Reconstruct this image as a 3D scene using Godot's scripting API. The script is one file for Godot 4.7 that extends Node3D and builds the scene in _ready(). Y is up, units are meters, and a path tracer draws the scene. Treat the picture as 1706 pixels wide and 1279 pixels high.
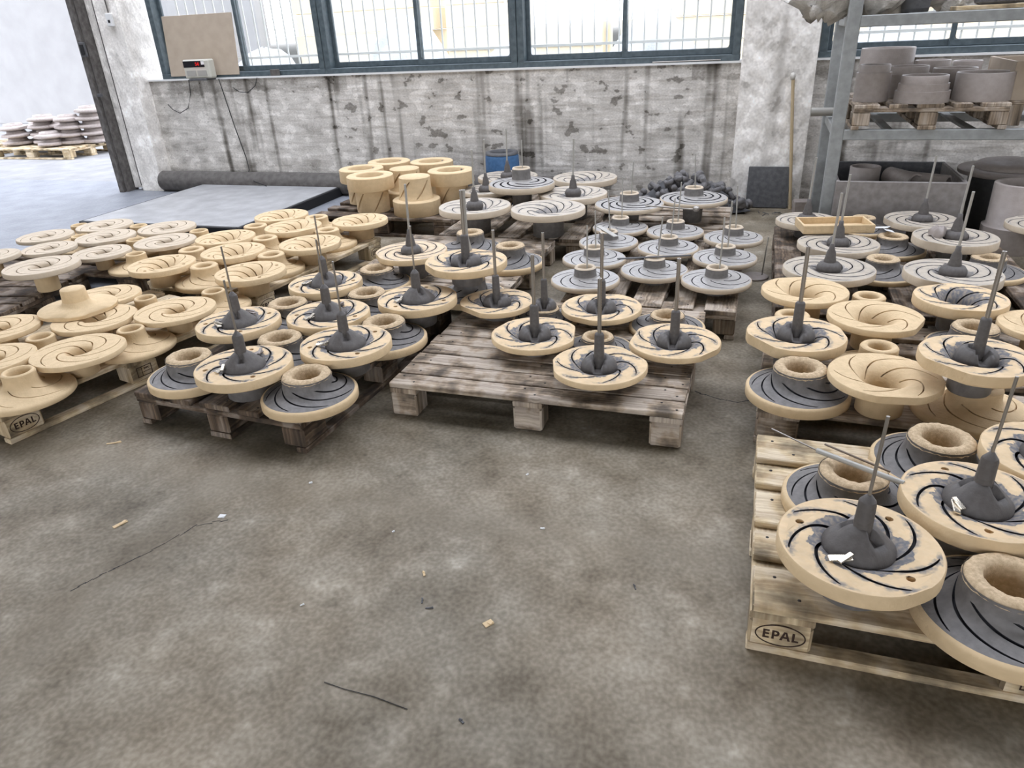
extends Node3D
# A foundry yard hall: pallets of slotted tan discs (casting cores), some coated grey, some with rods.

var taken := {}
var rng := RandomNumberGenerator.new()
var M := {}
var protos := {}

func _ready() -> void:
	rng.seed = 7
	camera_and_light()
	make_materials()
	build_hall()
	build_windows()
	build_yard()
	build_pallets()
	build_discs()
	build_barrels()
	build_rack()
	build_small_things()

# ---------------------------------------------------------------- camera, sky, light
func camera_and_light() -> void:
	var cam := Camera3D.new(); cam.name = "camera"
	cam.fov = 56.43
	cam.near = 0.05
	cam.transform = Transform3D(Basis(Vector3.UP, 0.335) * Basis(Vector3.RIGHT, -0.4631) * Basis(Vector3.BACK, -0.0508), Vector3(0, 1.3744, 0))
	add_child(cam); cam.current = true
	var env := Environment.new()
	env.tonemap_mode = Environment.TONE_MAPPER_LINEAR
	env.tonemap_exposure = 0.47
	env.background_mode = Environment.BG_SKY
	env.sdfgi_enabled = true; env.ssao_enabled = true; env.ssil_enabled = true
	var sm := ProceduralSkyMaterial.new()
	sm.sky_top_color = Color(0.925, 0.945, 1.0); sm.sky_horizon_color = Color(0.98, 0.985, 1.0)
	sm.ground_bottom_color = Color(0.6, 0.6, 0.6); sm.ground_horizon_color = Color(0.8, 0.8, 0.8)
	sm.sun_angle_max = 0.0
	sm.sky_energy_multiplier = 3.0
	var sky := Sky.new(); sky.sky_material = sm
	env.sky = sky
	var we := WorldEnvironment.new(); we.name = "environment"; we.environment = env
	add_child(we)

# ---------------------------------------------------------------- scene-graph helpers
func numbered(called: String) -> String:
	if not taken.has(called):
		taken[called] = 0
		return called
	taken[called] += 1
	return "%s_%03d" % [called, taken[called]]

func thing(called: String, label: String, category: String, at := Vector3.ZERO, turn := 0.0, group := "") -> Node3D:
	var o := Node3D.new(); o.name = numbered(called); add_child(o, true)
	o.position = at; o.rotation.y = turn
	tag(o, label, category, group)
	return o

func tag(o: Node3D, label: String, category: String, group := "") -> void:
	o.set_meta("label", label); o.set_meta("category", category)
	if group: o.set_meta("group", group)

func part(called: String, mesh: Mesh, mat: Material, parent: Node3D, at := Vector3.ZERO) -> MeshInstance3D:
	var o := MeshInstance3D.new(); o.mesh = mesh; o.name = called
	if mat: o.material_override = mat
	o.position = at
	parent.add_child(o, true)
	return o

func single(called: String, mesh: Mesh, mat: Material, label: String, category: String, at := Vector3.ZERO, turn := 0.0, group := "") -> MeshInstance3D:
	var o := MeshInstance3D.new(); o.mesh = mesh; o.name = numbered(called)
	if mat: o.material_override = mat
	add_child(o, true); o.position = at; o.rotation.y = turn
	tag(o, label, category, group)
	return o

func struct(called: String, mesh: Mesh, mat: Material, at := Vector3.ZERO) -> MeshInstance3D:
	var o := MeshInstance3D.new(); o.mesh = mesh; o.name = called
	if mat: o.material_override = mat
	add_child(o, true); o.position = at
	o.set_meta("kind", "structure"); o.set_meta("label", called.replace("_", " ") + " of the workshop")
	return o

func copy(o: Node3D, label: String, group := "") -> Node3D:
	var base_name: String = o.get_meta("kind_name") if o.has_meta("kind_name") else String(o.name)
	var c: Node3D = o.duplicate(); c.name = numbered(base_name); add_child(c, true)
	c.set_meta("label", label)
	if group: c.set_meta("group", group)
	return c

# ---------------------------------------------------------------- mesh helpers
func quad(st: SurfaceTool, a: Vector3, b: Vector3, c: Vector3, d: Vector3, uv := []) -> void:
	var p := [a, b, c, a, c, d]
	var k := [0, 1, 2, 0, 2, 3]
	for i in 6:
		if uv.size() == 4: st.set_uv(uv[k[i]])
		st.add_vertex(p[i])

func tri_n(st: SurfaceTool, a: Vector3, b: Vector3, c: Vector3, n: Vector3) -> void:
	if (b - a).cross(c - a).dot(n) > 0.0:
		var t := b; b = c; c = t
	st.add_vertex(a); st.add_vertex(b); st.add_vertex(c)

func done(st: SurfaceTool, onto: ArrayMesh = null) -> ArrayMesh:
	st.generate_normals()
	return st.commit(onto) if onto else st.commit()

func begin() -> SurfaceTool:
	var st := SurfaceTool.new(); st.begin(Mesh.PRIMITIVE_TRIANGLES); st.set_smooth_group(-1)
	return st

# A box with chamfered edges; u runs along the longest side (metres), so that wood grain follows it.
func add_box(st: SurfaceTool, s: Vector3, at := Vector3.ZERO, bev := 0.004, basis := Basis.IDENTITY, uo := Vector2.ZERO) -> void:
	var h := s * 0.5
	bev = minf(bev, minf(h.x, minf(h.y, h.z)) * 0.45)
	var long := 0 if s.x >= s.y and s.x >= s.z else (2 if s.z >= s.y else 1)
	for ax in 3:
		var u := (ax + 1) % 3
		var v := (ax + 2) % 3
		for sg in [-1.0, 1.0]:
			var pts: Array[Vector3] = []
			for q in [[-1, -1], [1, -1], [1, 1], [-1, 1]]:
				var p := Vector3.ZERO
				p[ax] = h[ax] * sg; p[u] = (h[u] - bev) * q[0]; p[v] = (h[v] - bev) * q[1]
				pts.append(p)
			var n := Vector3.ZERO; n[ax] = sg
			put_face(st, pts, n, at, basis, long, uo)
	for ax in 3:
		var u := (ax + 1) % 3
		var v := (ax + 2) % 3
		for q in [[-1, -1], [1, -1], [1, 1], [-1, 1]]:
			var pts: Array[Vector3] = []
			for e in [[0, -1], [0, 1], [1, 1], [1, -1]]:
				var p := Vector3.ZERO
				p[ax] = (h[ax] - bev) * e[1]
				p[u] = (h[u] - (bev if e[0] == 0 else 0.0)) * q[0]
				p[v] = (h[v] - (bev if e[0] == 1 else 0.0)) * q[1]
				pts.append(p)
			var n := Vector3.ZERO; n[u] = q[0]; n[v] = q[1]
			put_face(st, pts, n, at, basis, long, uo)
	for sx in [-1, 1]:
		for sy in [-1, 1]:
			for sz in [-1, 1]:
				var g := Vector3(sx, sy, sz)
				var c := h * g
				var a := c - Vector3(0, bev * sy, bev * sz)
				var b := c - Vector3(bev * sx, 0, bev * sz)
				var d := c - Vector3(bev * sx, bev * sy, 0)
				st.set_uv(uo)
				tri_n(st, at + basis * a, at + basis * b, at + basis * d, basis * g)

func put_face(st: SurfaceTool, p: Array[Vector3], n: Vector3, at: Vector3, basis: Basis, long: int, uo: Vector2) -> void:
	if (p[1] - p[0]).cross(p[2] - p[0]).dot(n) > 0.0:
		p.reverse()
	var uv := []
	for q in p:
		var other := 1 if long != 1 else 0
		var third := 3 - long - other
		if absf(n[long]) > 0.5: uv.append(uo + Vector2(q[other] * 0.25, q[third]))
		else: uv.append(uo + Vector2(q[long], q[third] + q[other]))
	quad(st, at + basis * p[0], at + basis * p[1], at + basis * p[2], at + basis * p[3], uv)

func box(s: Vector3, bev := 0.004) -> ArrayMesh:
	var st := begin()
	add_box(st, s, Vector3.ZERO, bev, Basis.IDENTITY, Vector2(rng.randf() * 3.0, rng.randf() * 3.0))
	return done(st)

# Lathe: each point is (radius, height, 1 to start a new smooth run).
func add_lathe(st: SurfaceTool, prof: Array, segs := 48, flats := [], at := Vector3.ZERO, basis := Basis.IDENTITY, g0 := 10, wob := 0.0) -> void:
	var g := g0
	var nz := FastNoiseLite.new(); nz.frequency = 22.0; nz.seed = 5
	for i in prof.size() - 1:
		var a: Vector3 = prof[i]
		var b: Vector3 = prof[i + 1]
		if a.z > 0.5: g += 1
		st.set_smooth_group(g)
		for j in segs:
			var t0 := TAU * j / segs
			var t1 := TAU * ((j + 1) % segs) / segs
			var pt := [ring(a, t0, flats), ring(b, t0, flats), ring(b, t1, flats), ring(a, t1, flats)]
			if wob > 0.0:
				for k in 4:
					pt[k] += Vector3(0, 1, 0) * wob * nz.get_noise_3dv(pt[k] * 3.0) + Vector3(pt[k].x, 0, pt[k].z) * nz.get_noise_3dv(pt[k] * 2.0 + Vector3(3, 1, 2)) * wob * 8.0
			if a.x > 1e-6 and b.x > 1e-6:
				quad(st, at + basis * pt[0], at + basis * pt[1], at + basis * pt[2], at + basis * pt[3])
			elif b.x > 1e-6:
				for k in [0, 1, 2]: st.add_vertex(at + basis * pt[k])
			elif a.x > 1e-6:
				for k in [0, 1, 3]: st.add_vertex(at + basis * pt[k])

func ring(p: Vector3, th: float, flats: Array) -> Vector3:
	return Vector3(cos(th) * trim(p.x, th, flats), p.y, sin(th) * trim(p.x, th, flats))

# A disc outline with chords cut off: flats = [[angle, distance from the axis], ...]
func trim(r: float, th: float, flats: Array) -> float:
	for f in flats:
		var c := cos(th - f[0])
		if c > 0.2: r = minf(r, f[1] / c)
	return r

func lathe(prof: Array, segs := 48, flats := [], wob := 0.0) -> ArrayMesh:
	var st := begin()
	add_lathe(st, prof, segs, flats, Vector3.ZERO, Basis.IDENTITY, 10, wob)
	return done(st)

func add_tube(st: SurfaceTool, pts: Array, r: float, segs := 8) -> void:
	var prev := []
	st.set_smooth_group(3)
	for i in pts.size():
		var p: Vector3 = pts[i]
		var d: Vector3 = ((pts[mini(i + 1, pts.size() - 1)] as Vector3) - (pts[maxi(i - 1, 0)] as Vector3)).normalized()
		var s := d.cross(Vector3.UP if absf(d.y) < 0.9 else Vector3.RIGHT).normalized()
		var t := s.cross(d)
		var cur := []
		for k in segs:
			var an := TAU * k / segs
			cur.append(p + (s * cos(an) + t * sin(an)) * r)
		if i > 0:
			for k in segs:
				var l := (k + 1) % segs
				quad(st, prev[k], prev[l], cur[l], cur[k])
		if i == 0 or i == pts.size() - 1:
			st.set_smooth_group(-1)
			for k in segs:
				tri_n(st, p, cur[k], cur[(k + 1) % segs], d * (-1.0 if i == 0 else 1.0))
			st.set_smooth_group(3)
		prev = cur

func tube(pts: Array, r: float, segs := 8) -> ArrayMesh:
	var st := begin(); add_tube(st, pts, r, segs)
	return done(st)

# A turned surface with n curved slots really cut into it. pts = profile (r, y), outward side on the left of its run.
# Slots run from f1 to f2 of the profile's length and turn by sweep on the way; holes = blind bolt holes between slots.
func slotted(pts: Array, n: int, sweep: float, f1: float, f2: float, w: float, depth: float, R: float, flats := [], holes := [], hole_at := 0.0) -> ArrayMesh:
	var S := [0.0]
	for i in range(1, pts.size()): S.append(S[i - 1] + (pts[i] as Vector2).distance_to(pts[i - 1]))
	var L: float = S[-1]
	var s1 := f1 * L
	var s2 := f2 * L
	var want := S.duplicate()
	for i in 19: want.append(s1 + (s2 - s1) * i / 18.0)
	want.append(s1 - 0.0006); want.append(s2 + 0.0006)
	want.sort()
	var rows := []
	for s in want:
		if s < 0.0 or s > L: continue
		if rows.size() and s - rows[-1][2] < 0.0003: continue
		var i := 0
		while i < S.size() - 2 and S[i + 1] < s: i += 1
		var f: float = clampf((s - S[i]) / maxf(S[i + 1] - S[i], 1e-6), 0.0, 1.0)
		var p: Vector2 = (pts[i] as Vector2).lerp(pts[i + 1], f)
		rows.append([p.x, p.y, s])
	var K := 6
	var C := 4 + K
	var per := TAU / n
	var grid := []
	for i in rows.size():
		var r: float = rows[i][0]
		var s: float = rows[i][2]
		var t := clampf((s - s1) / (s2 - s1), 0.0, 1.0)
		var on: bool = s > s1 - 1e-5 and s < s2 + 1e-5
		var psi := r * sweep / (s2 - s1)
		var width := w * (0.4 + 0.6 * sqrt(sin(PI * clampf(t * 0.9 + 0.1, 0.0, 1.0))))
		var hw := minf(width * 0.5 / r * sqrt(1.0 + psi * psi), 0.3 * per)
		var ia := maxi(i - 1, 0)
		var ib := mini(i + 1, rows.size() - 1)
		var tng := Vector2(rows[ib][0] - rows[ia][0], rows[ib][1] - rows[ia][1]).normalized()
		var nrm := Vector2(-tng.y, tng.x)
		var line := []
		for sec in n:
			for c in C:
				var off := 0.0
				if c < 2: off = -hw
				elif c < 4: off = hw
				else: off = lerpf(hw, per - hw, float(c - 3) / (K + 1))
				var th := sec * per + off + sweep * t
				var d := depth if on and (c == 1 or c == 2) else 0.0
				var rr := trim(r - nrm.x * d, th, flats)
				line.append(Vector3(cos(th) * rr, rows[i][1] - nrm.y * d, sin(th) * rr))
		grid.append(line)
	var top := begin()
	var cut := begin()
	var N := n * C
	var skip := {}
	for sec in holes:
		var i0 := -1
		var i1 := -1
		for i in rows.size():
			if i0 < 0 and rows[i][0] >= hole_at * R - 0.019: i0 = i
			if rows[i][0] <= hole_at * R + 0.019: i1 = i
		var c0: int = sec * C + 3 + 2
		var c1: int = sec * C + 3 + K - 1
		for i in range(i0, i1):
			for c in range(c0, c1): skip[i * N + c] = true
		var rim := []
		for c in range(c0, c1): rim.append(grid[i0][c])
		for i in range(i0, i1): rim.append(grid[i][c1])
		for c in range(c1, c0, -1): rim.append(grid[i1][c])
		for i in range(i1, i0, -1): rim.append(grid[i][c0])
		var mid: Vector3 = (grid[i0][c0] + grid[i0][c1] + grid[i1][c0] + grid[i1][c1]) * 0.25
		var m := rim.size()
		top.set_smooth_group(1)
		for k in m:
			var a: Vector3 = rim[k]
			var b: Vector3 = rim[(k + 1) % m]
			var ca := Vector3(a.x - mid.x, 0, a.z - mid.z).normalized() * 0.0105 + mid
			var cb := Vector3(b.x - mid.x, 0, b.z - mid.z).normalized() * 0.0105 + mid
			top.set_uv(Vector2(0.5 + mid.x / R * 0.5, 0.5 + mid.z / R * 0.5))
			tri_n(top, a, b, ca, Vector3.UP); tri_n(top, b, cb, ca, Vector3.UP)
			var dn := Vector3(0, -0.016, 0)
			top.set_smooth_group(-1)
			tri_n(top, ca, cb, ca + dn, mid - ca); tri_n(top, cb, cb + dn, ca + dn, mid - ca)
			tri_n(top, ca + dn, cb + dn, mid + dn, Vector3.UP)
			top.set_smooth_group(1)
	for i in rows.size() - 1:
		var on: bool = rows[i + 1][2] > s1 - 1e-5 and rows[i][2] < s2 + 1e-5
		for c in N:
			if skip.has(i * N + c): continue
			var e := (c + 1) % N
			var p := [grid[i][c], grid[i + 1][c], grid[i + 1][e], grid[i][e]]
			var uv := []
			for q in p: uv.append(Vector2(0.5 + q.x / R * 0.5, 0.5 + q.z / R * 0.5))
			if on and c % C < 3:
				cut.set_smooth_group(-1); quad(cut, p[0], p[1], p[2], p[3], uv)
			else:
				top.set_smooth_group(1); quad(top, p[0], p[1], p[2], p[3], uv)
	return done(cut, done(top))

func smooth_profile(corners: Array, steps: int) -> Array:
	# rounds a polyline (Vector2) by sampling a Catmull-Rom curve through it
	var out := []
	for i in corners.size() - 1:
		var p0: Vector2 = corners[maxi(i - 1, 0)]
		var p1: Vector2 = corners[i]
		var p2: Vector2 = corners[i + 1]
		var p3: Vector2 = corners[mini(i + 2, corners.size() - 1)]
		for k in steps:
			out.append(p1.cubic_interpolate(p2, p0, p3, float(k) / steps))
	out.append(corners[-1])
	return out

# ---------------------------------------------------------------- materials
func noise_bytes(w: int, h: int, freq: float, sd: int, oct := 4, kind := FastNoiseLite.TYPE_SIMPLEX_SMOOTH) -> PackedByteArray:
	var n := FastNoiseLite.new()
	n.noise_type = kind; n.seed = sd; n.frequency = freq; n.fractal_octaves = oct
	return n.get_seamless_image(w, h).get_data()

func mat(c: Color, rough := 0.85, metal := 0.0) -> StandardMaterial3D:
	var m := StandardMaterial3D.new()
	m.albedo_color = c; m.roughness = rough; m.metallic = metal
	return m

func noise_tex(freq: float, sd: int, lo: Color, hi: Color, size := 256, oct := 4, bump := 0.0, mid = null) -> NoiseTexture2D:
	var t := NoiseTexture2D.new()
	var n := FastNoiseLite.new()
	n.seed = sd; n.frequency = freq; n.fractal_octaves = oct; n.noise_type = FastNoiseLite.TYPE_SIMPLEX_SMOOTH
	t.noise = n; t.width = size; t.height = size; t.seamless = true
	if bump > 0.0:
		t.as_normal_map = true; t.bump_strength = bump
	else:
		var g := Gradient.new()
		g.set_color(0, lo); g.set_color(1, hi)
		if mid != null: g.add_point(0.5, mid)
		t.color_ramp = g
	return t

func speckled(c: Color, spread: float, scale: float, rough: float, sd: int, bump := 2.0, freq := 0.03) -> StandardMaterial3D:
	var m := mat(Color.WHITE, rough)
	m.albedo_texture = noise_tex(freq, sd, c.darkened(spread), c.lightened(spread * 0.8), 256, 5)
	m.uv1_triplanar = true; m.uv1_scale = Vector3.ONE * scale
	if bump > 0.0:
		m.normal_enabled = true; m.normal_texture = noise_tex(0.12, sd + 1, c, c, 256, 3, bump)
		m.normal_scale = 0.5
	return m

func wood(c_dark: Color, c_light: Color, sd: int, stain := 0.0) -> StandardMaterial3D:
	# grain stretched along u, with a few knots, stains and worn pale fibres
	var w := 512
	var h := 256
	var a := noise_bytes(w, h, 0.02, sd)
	var b := noise_bytes(w, h, 0.05, sd + 3, 3)
	var s := noise_bytes(w, h, 0.012, sd + 9, 5)
	var im := Image.create(w, h, false, Image.FORMAT_RGB8)
	for y in h:
		for x in w:
			var warp := int(a[y * w + x]) / 12
			var g := (b[((y * 3 + warp) % h) * w + (x / 16) % w] / 255.0) * 0.6 + (a[((y * 9 + warp) % h) * w + (x / 10) % w] / 255.0) * 0.4
			var k := clampf((g - 0.25) * 1.9, 0.0, 1.0)
			var c := c_dark.lerp(c_light, k)
			if stain > 0.0:
				var q: float = clampf((s[y * w + x] / 255.0 - 0.5) * 1.6 * stain, -0.40, 0.22)
				c = c.darkened(-q) if q < 0.0 else c.lightened(q)
			im.set_pixel(x, y, c)
	var m := mat(Color.WHITE, 0.85)
	m.albedo_texture = ImageTexture.create_from_image(im)
	m.uv1_scale = Vector3(0.9, 1.6, 1)
	m.normal_enabled = true; m.normal_texture = noise_tex(0.06, sd + 5, c_dark, c_dark, 256, 3, 2.0)
	m.normal_scale = 0.4
	return m

func make_materials() -> void:
	M.tan = speckled(Color(0.845, 0.74, 0.575), 0.07, 3.0, 0.8, 11, 1.5)
	M.tan_rough = speckled(Color(0.83, 0.72, 0.56), 0.22, 9.0, 0.9, 15, 6.0)
	M.tan_pale = speckled(Color(0.785, 0.72, 0.625), 0.06, 3.0, 0.75, 19, 1.0)  # on the doorway discs it also carries painted-in door glare
	M.coat = speckled(Color(0.43, 0.415, 0.40), 0.14, 4.0, 0.55, 23, 1.0)
	M.coat_sheen = speckled(Color(0.635, 0.62, 0.60), 0.10, 4.0, 0.42, 27, 1.0)  # paler than the plain coat: grazing window sheen put into the colour
	M.graphite = mat(Color(0.16, 0.16, 0.18), 0.7)
	M.plug = speckled(Color(0.325, 0.305, 0.29), 0.10, 6.0, 0.6, 31, 1.0)
	M.clay = speckled(Color(0.60, 0.56, 0.53), 0.08, 3.0, 0.5, 35, 1.0)
	M.steel = mat(Color(0.62, 0.60, 0.57), 0.35, 0.8)
	M.rod_pale = mat(Color(0.66, 0.65, 0.62), 0.5, 0.3)
	M.foil = mat(Color(0.85, 0.82, 0.76), 0.25, 0.9)
	M.wood_pale = wood(Color(0.64, 0.55, 0.42), Color(0.85, 0.775, 0.63), 41, 0.6)
	M.wood_grey = wood(Color(0.42, 0.36, 0.295), Color(0.71, 0.64, 0.55), 47, 0.9)
	M.wood_dark = wood(Color(0.27, 0.215, 0.165), Color(0.48, 0.405, 0.32), 53, 0.8)
	M.stamp = mat(Color(0.20, 0.13, 0.09), 0.9)
	M.nail = mat(Color(0.15, 0.13, 0.12), 0.6, 0.3)
	M.frame = speckled(Color(0.27, 0.32, 0.34), 0.12, 2.0, 0.5, 59, 0.0)
	M.rack = speckled(Color(0.58, 0.59, 0.58), 0.10, 2.0, 0.5, 61, 0.0)
	M.board = speckled(Color(0.68, 0.62, 0.545), 0.05, 1.0, 0.8, 63, 0.0)
	M.white = mat(Color(0.86, 0.86, 0.85), 0.6)
	M.grille = mat(Color(0.80, 0.80, 0.78), 0.6)
	M.rubber = mat(Color(0.07, 0.07, 0.075), 0.7)
	M.plastic = mat(Color(0.74, 0.73, 0.68), 0.5)
	M.black = mat(Color(0.05, 0.05, 0.08), 0.25)
	M.blue = speckled(Color(0.16, 0.34, 0.52), 0.15, 3.0, 0.55, 67, 0.0)
	M.iron = speckled(Color(0.31, 0.31, 0.315), 0.12, 3.0, 0.6, 69, 1.0)
	M.knob = speckled(Color(0.43, 0.42, 0.415), 0.15, 5.0, 0.6, 115, 1.0)
	M.bin = speckled(Color(0.55, 0.525, 0.505), 0.12, 2.0, 0.8, 71, 0.0)
	M.plate = speckled(Color(0.70, 0.70, 0.70), 0.14, 0.8, 0.36, 73, 0.5, 0.02)
	M.plate.metallic = 0.1
	M.post = speckled(Color(0.33, 0.31, 0.29), 0.2, 2.0, 0.7, 75, 1.0)
	M.sack = speckled(Color(0.80, 0.78, 0.74), 0.15, 3.0, 0.6, 77, 5.0)
	M.yard_wall = speckled(Color(0.60, 0.595, 0.59), 0.04, 0.4, 0.9, 79, 0.0, 0.02)
	M.yard = speckled(Color(0.55, 0.55, 0.55), 0.10, 0.5, 0.8, 81, 0.5, 0.02)
	M.ceiling = mat(Color(0.70, 0.71, 0.72), 0.9)
	M.plaster = mat(Color(0.72, 0.71, 0.69), 0.9)
	M.tarp = speckled(Color(0.78, 0.80, 0.82), 0.08, 1.0, 0.7, 83, 3.0)
	M.timber = speckled(Color(0.92, 0.865, 0.74), 0.06, 2.0, 0.8, 85, 0.0)
	M.rust = speckled(Color(0.66, 0.615, 0.59), 0.12, 4.0, 0.8, 87, 2.0)
	var g := mat(Color(0.95, 1.0, 1.0, 0.06), 0.02); g.transparency = BaseMaterial3D.TRANSPARENCY_ALPHA
	M.glass = g
	M.floor_daylight = speckled(Color(0.53, 0.545, 0.57), 0.10, 0.6, 0.5, 113, 1.0, 0.02)  # floor colour with the bluish sky light of the doorway painted in
	M.floor = floor_material()
	M.wall = wall_material(1024, 256, 91, 0.9, 200.0)
	M.pillar = wall_material(256, 512, 97, 0.34, 230.0)
	var led := mat(Color(0.3, 0.01, 0.01), 0.5)
	led.emission_enabled = true; led.emission = Color(1.0, 0.06, 0.05); led.emission_energy_multiplier = 1.2
	M.led = led

func floor_material() -> StandardMaterial3D:
	# trodden concrete: broad tones, pale dusty patches with ragged edges, dark grease spots, fine grit
	var w := 1024
	var a := noise_bytes(w, w, 0.004, 101, 5)
	var b := noise_bytes(w, w, 0.012, 103, 5)
	var c := noise_bytes(w, w, 0.035, 105, 4)
	var d := noise_bytes(w, w, 0.2, 107, 2)
	var data := PackedByteArray(); data.resize(w * w * 3)
	for i in w * w:
		var v := 113.0 + (a[i] - 128) * 0.13 + (b[i] - 128) * 0.18 + (d[i] - 128) * 0.15
		if c[i] > 150: v += (c[i] - 150) * 0.34 * (b[i] / 255.0)
		if c[i] < 84: v -= (84 - c[i]) * 0.28
		if b[i] < 70: v -= (70 - b[i]) * 0.2
		var warm := (a[i] - b[i]) * 0.012
		data[i * 3] = int(clampf(v + 10.0 + warm, 0, 255)); data[i * 3 + 1] = int(clampf(v, 0, 255)); data[i * 3 + 2] = int(clampf(v - 18.0 - warm, 0, 255))
	var m := mat(Color.WHITE, 0.66)
	m.albedo_texture = ImageTexture.create_from_image(Image.create_from_data(w, w, false, Image.FORMAT_RGB8, data))
	m.uv1_triplanar = true; m.uv1_world_triplanar = true; m.uv1_scale = Vector3.ONE * 0.27
	m.normal_enabled = true; m.normal_texture = noise_tex(0.03, 109, Color.WHITE, Color.WHITE, 512, 5, 3.0)
	m.normal_scale = 0.35
	return m

func wall_material(w: int, h: int, sd: int, dirt: float, base: float) -> StandardMaterial3D:
	# old whitewash: rain streaks running down, soot blotches, flaked spots with crisp edges
	var a := noise_bytes(w, h, 0.01, sd, 5)
	var st := noise_bytes(w, h, 0.03, sd + 2, 3)
	var fl := noise_bytes(w, h, 0.025, sd + 4, 5)
	var gr := noise_bytes(w, h, 0.25, sd + 6, 2)
	var ho := noise_bytes(w, h, 0.06, sd + 8, 4)
	var data := PackedByteArray(); data.resize(w * h * 3)
	for y in h:
		for x in w:
			var i := y * w + x
			var streak: float = st[((y / 14) % h) * w + x] / 255.0
			var zone: float = clampf((a[(h / 2) * w + (x * 2) % w] / 255.0 - 0.42) * 5.0, 0.12, 1.0)
			var v := base + (gr[i] - 128) * 0.14 + (fl[i] - 128) * 0.14
			v -= maxf(0.0, streak - 0.48) * 330.0 * dirt * zone * (0.6 + 0.5 * gr[i] / 255.0)
			v -= maxf(0.0, a[i] / 255.0 - 0.54) * 80.0 * dirt
			if fl[i] < 74: v -= 14.0 * dirt
			# flaked plaster on the right half, with pale broken edges; an old paint band under the sill on the left
			if x * 100 > w * 42 and fl[i] < 71: v -= (44.0 if fl[i] < 67 else -20.0) * dirt
			if x * 100 < w * 46 and y * 100 < h * (9 + int(st[x] / 40)): v -= (16.0 + 26.0 * a[i] / 255.0) * dirt
			if fl[i] > 172: v += 12.0
			elif fl[i] > 166: v -= 14.0 * dirt
			if ho[i] < 26: v -= 60.0 * dirt
			data[i * 3] = int(clampf(v, 0, 255)); data[i * 3 + 1] = int(clampf(v - 5, 0, 255)); data[i * 3 + 2] = int(clampf(v - 13, 0, 255))
	var m := mat(Color.WHITE, 0.9)
	m.albedo_texture = ImageTexture.create_from_image(Image.create_from_data(w, h, false, Image.FORMAT_RGB8, data))
	m.normal_enabled = true; m.normal_texture = noise_tex(0.05, sd + 1, Color.WHITE, Color.WHITE, 256, 4, 3.0)
	m.normal_scale = 0.5
	return m

# Face of a slotted disc whose slots were brushed with graphite wash: bluish grey smears with ragged edges on tan.
func washed_face(pts: Array, n: int, sweep: float, f1: float, f2: float, R: float, eye: float, amount: float, base: Color, sd: int, rough := 0.75) -> StandardMaterial3D:
	var w := 320
	var a := noise_bytes(w, w, 0.02, sd, 4)
	var b := noise_bytes(w, w, 0.06, sd + 1, 4)
	var rs := []
	var L := 0.0
	for i in pts.size():
		if i > 0: L += (pts[i] as Vector2).distance_to(pts[i - 1])
		rs.append([(pts[i] as Vector2).x, L])
	var wash := Color(0.40, 0.40, 0.415)
	var im := Image.create(w, w, false, Image.FORMAT_RGB8)
	var tab := []
	for k in 129:
		var r := R * k / 128.0
		var s := 0.0
		for i in range(1, rs.size()):
			if rs[i][0] >= r or i == rs.size() - 1:
				s = lerpf(rs[i - 1][1], rs[i][1], clampf((r - rs[i - 1][0]) / maxf(rs[i][0] - rs[i - 1][0], 1e-5), 0.0, 1.0))
				break
		tab.append(s / L)
	for y in w:
		for x in w:
			var px := (x + 0.5) / w * 2.0 - 1.0
			var py := (y + 0.5) / w * 2.0 - 1.0
			var q := sqrt(px * px + py * py)
			var i := y * w + x
			var n1 := a[i] / 255.0
			var n2 := b[i] / 255.0
			var c := base.darkened(0.10 * n1).lightened(0.10 * n2)
			var k := 0.0
			if q < 1.0:
				var f: float = tab[int(q * 128.0)]
				var t := clampf((f - f1) / (f2 - f1), 0.0, 1.0)
				var th := atan2(py, px) - sweep * t
				var per := TAU / n
				var off := th - roundf(th / per) * per
				if f > f1 - 0.02 and f < f2 + 0.03:
					var dist := absf(off) * q * R / sqrt(1.0 + pow(q * R * sweep / ((f2 - f1) * L), 2.0))
					k = maxf(k, clampf(1.25 - dist / (0.004 + 0.016 * n1), 0.0, 1.0) * clampf(n2 * 2.2 - 0.45, 0.0, 1.0) * amount)
				if q < eye * (0.85 + 0.4 * n1): k = maxf(k, clampf(0.35 + 0.9 * n2, 0.0, 1.0) * minf(1.0, amount + 0.2))
			im.set_pixel(x, y, c.lerp(wash, k))
	var m := mat(Color.WHITE, rough)
	m.albedo_texture = ImageTexture.create_from_image(im)
	return m

# ---------------------------------------------------------------- hall
const WALL_Z := -6.25

func wall_box(called: String, x0: float, x1: float, y0: float, y1: float, z0: float, z1: float, m: Material, uv_w := 5.7, uv_h := 1.05) -> MeshInstance3D:
	# box whose front and back carry the wall texture by metres
	var st := begin()
	var c := Vector3((x0 + x1) * 0.5, (y0 + y1) * 0.5, (z0 + z1) * 0.5)
	var a := [Vector3(x0, y0, z1), Vector3(x0, y1, z1), Vector3(x1, y1, z1), Vector3(x1, y0, z1), Vector3(x0, y0, z0), Vector3(x0, y1, z0), Vector3(x1, y1, z0), Vector3(x1, y0, z0)]
	for f in [[0, 1, 2, 3], [7, 6, 5, 4], [3, 2, 6, 7], [4, 5, 1, 0], [1, 5, 6, 2], [4, 0, 3, 7]]:
		var p := []
		var uv := []
		for k in f:
			p.append(a[k] - c)
			uv.append(Vector2((a[k].x - a[k].z) / uv_w, -a[k].y / uv_h))
		quad(st, p[0], p[1], p[2], p[3], uv)
	return struct(called, done(st), m, c)

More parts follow.
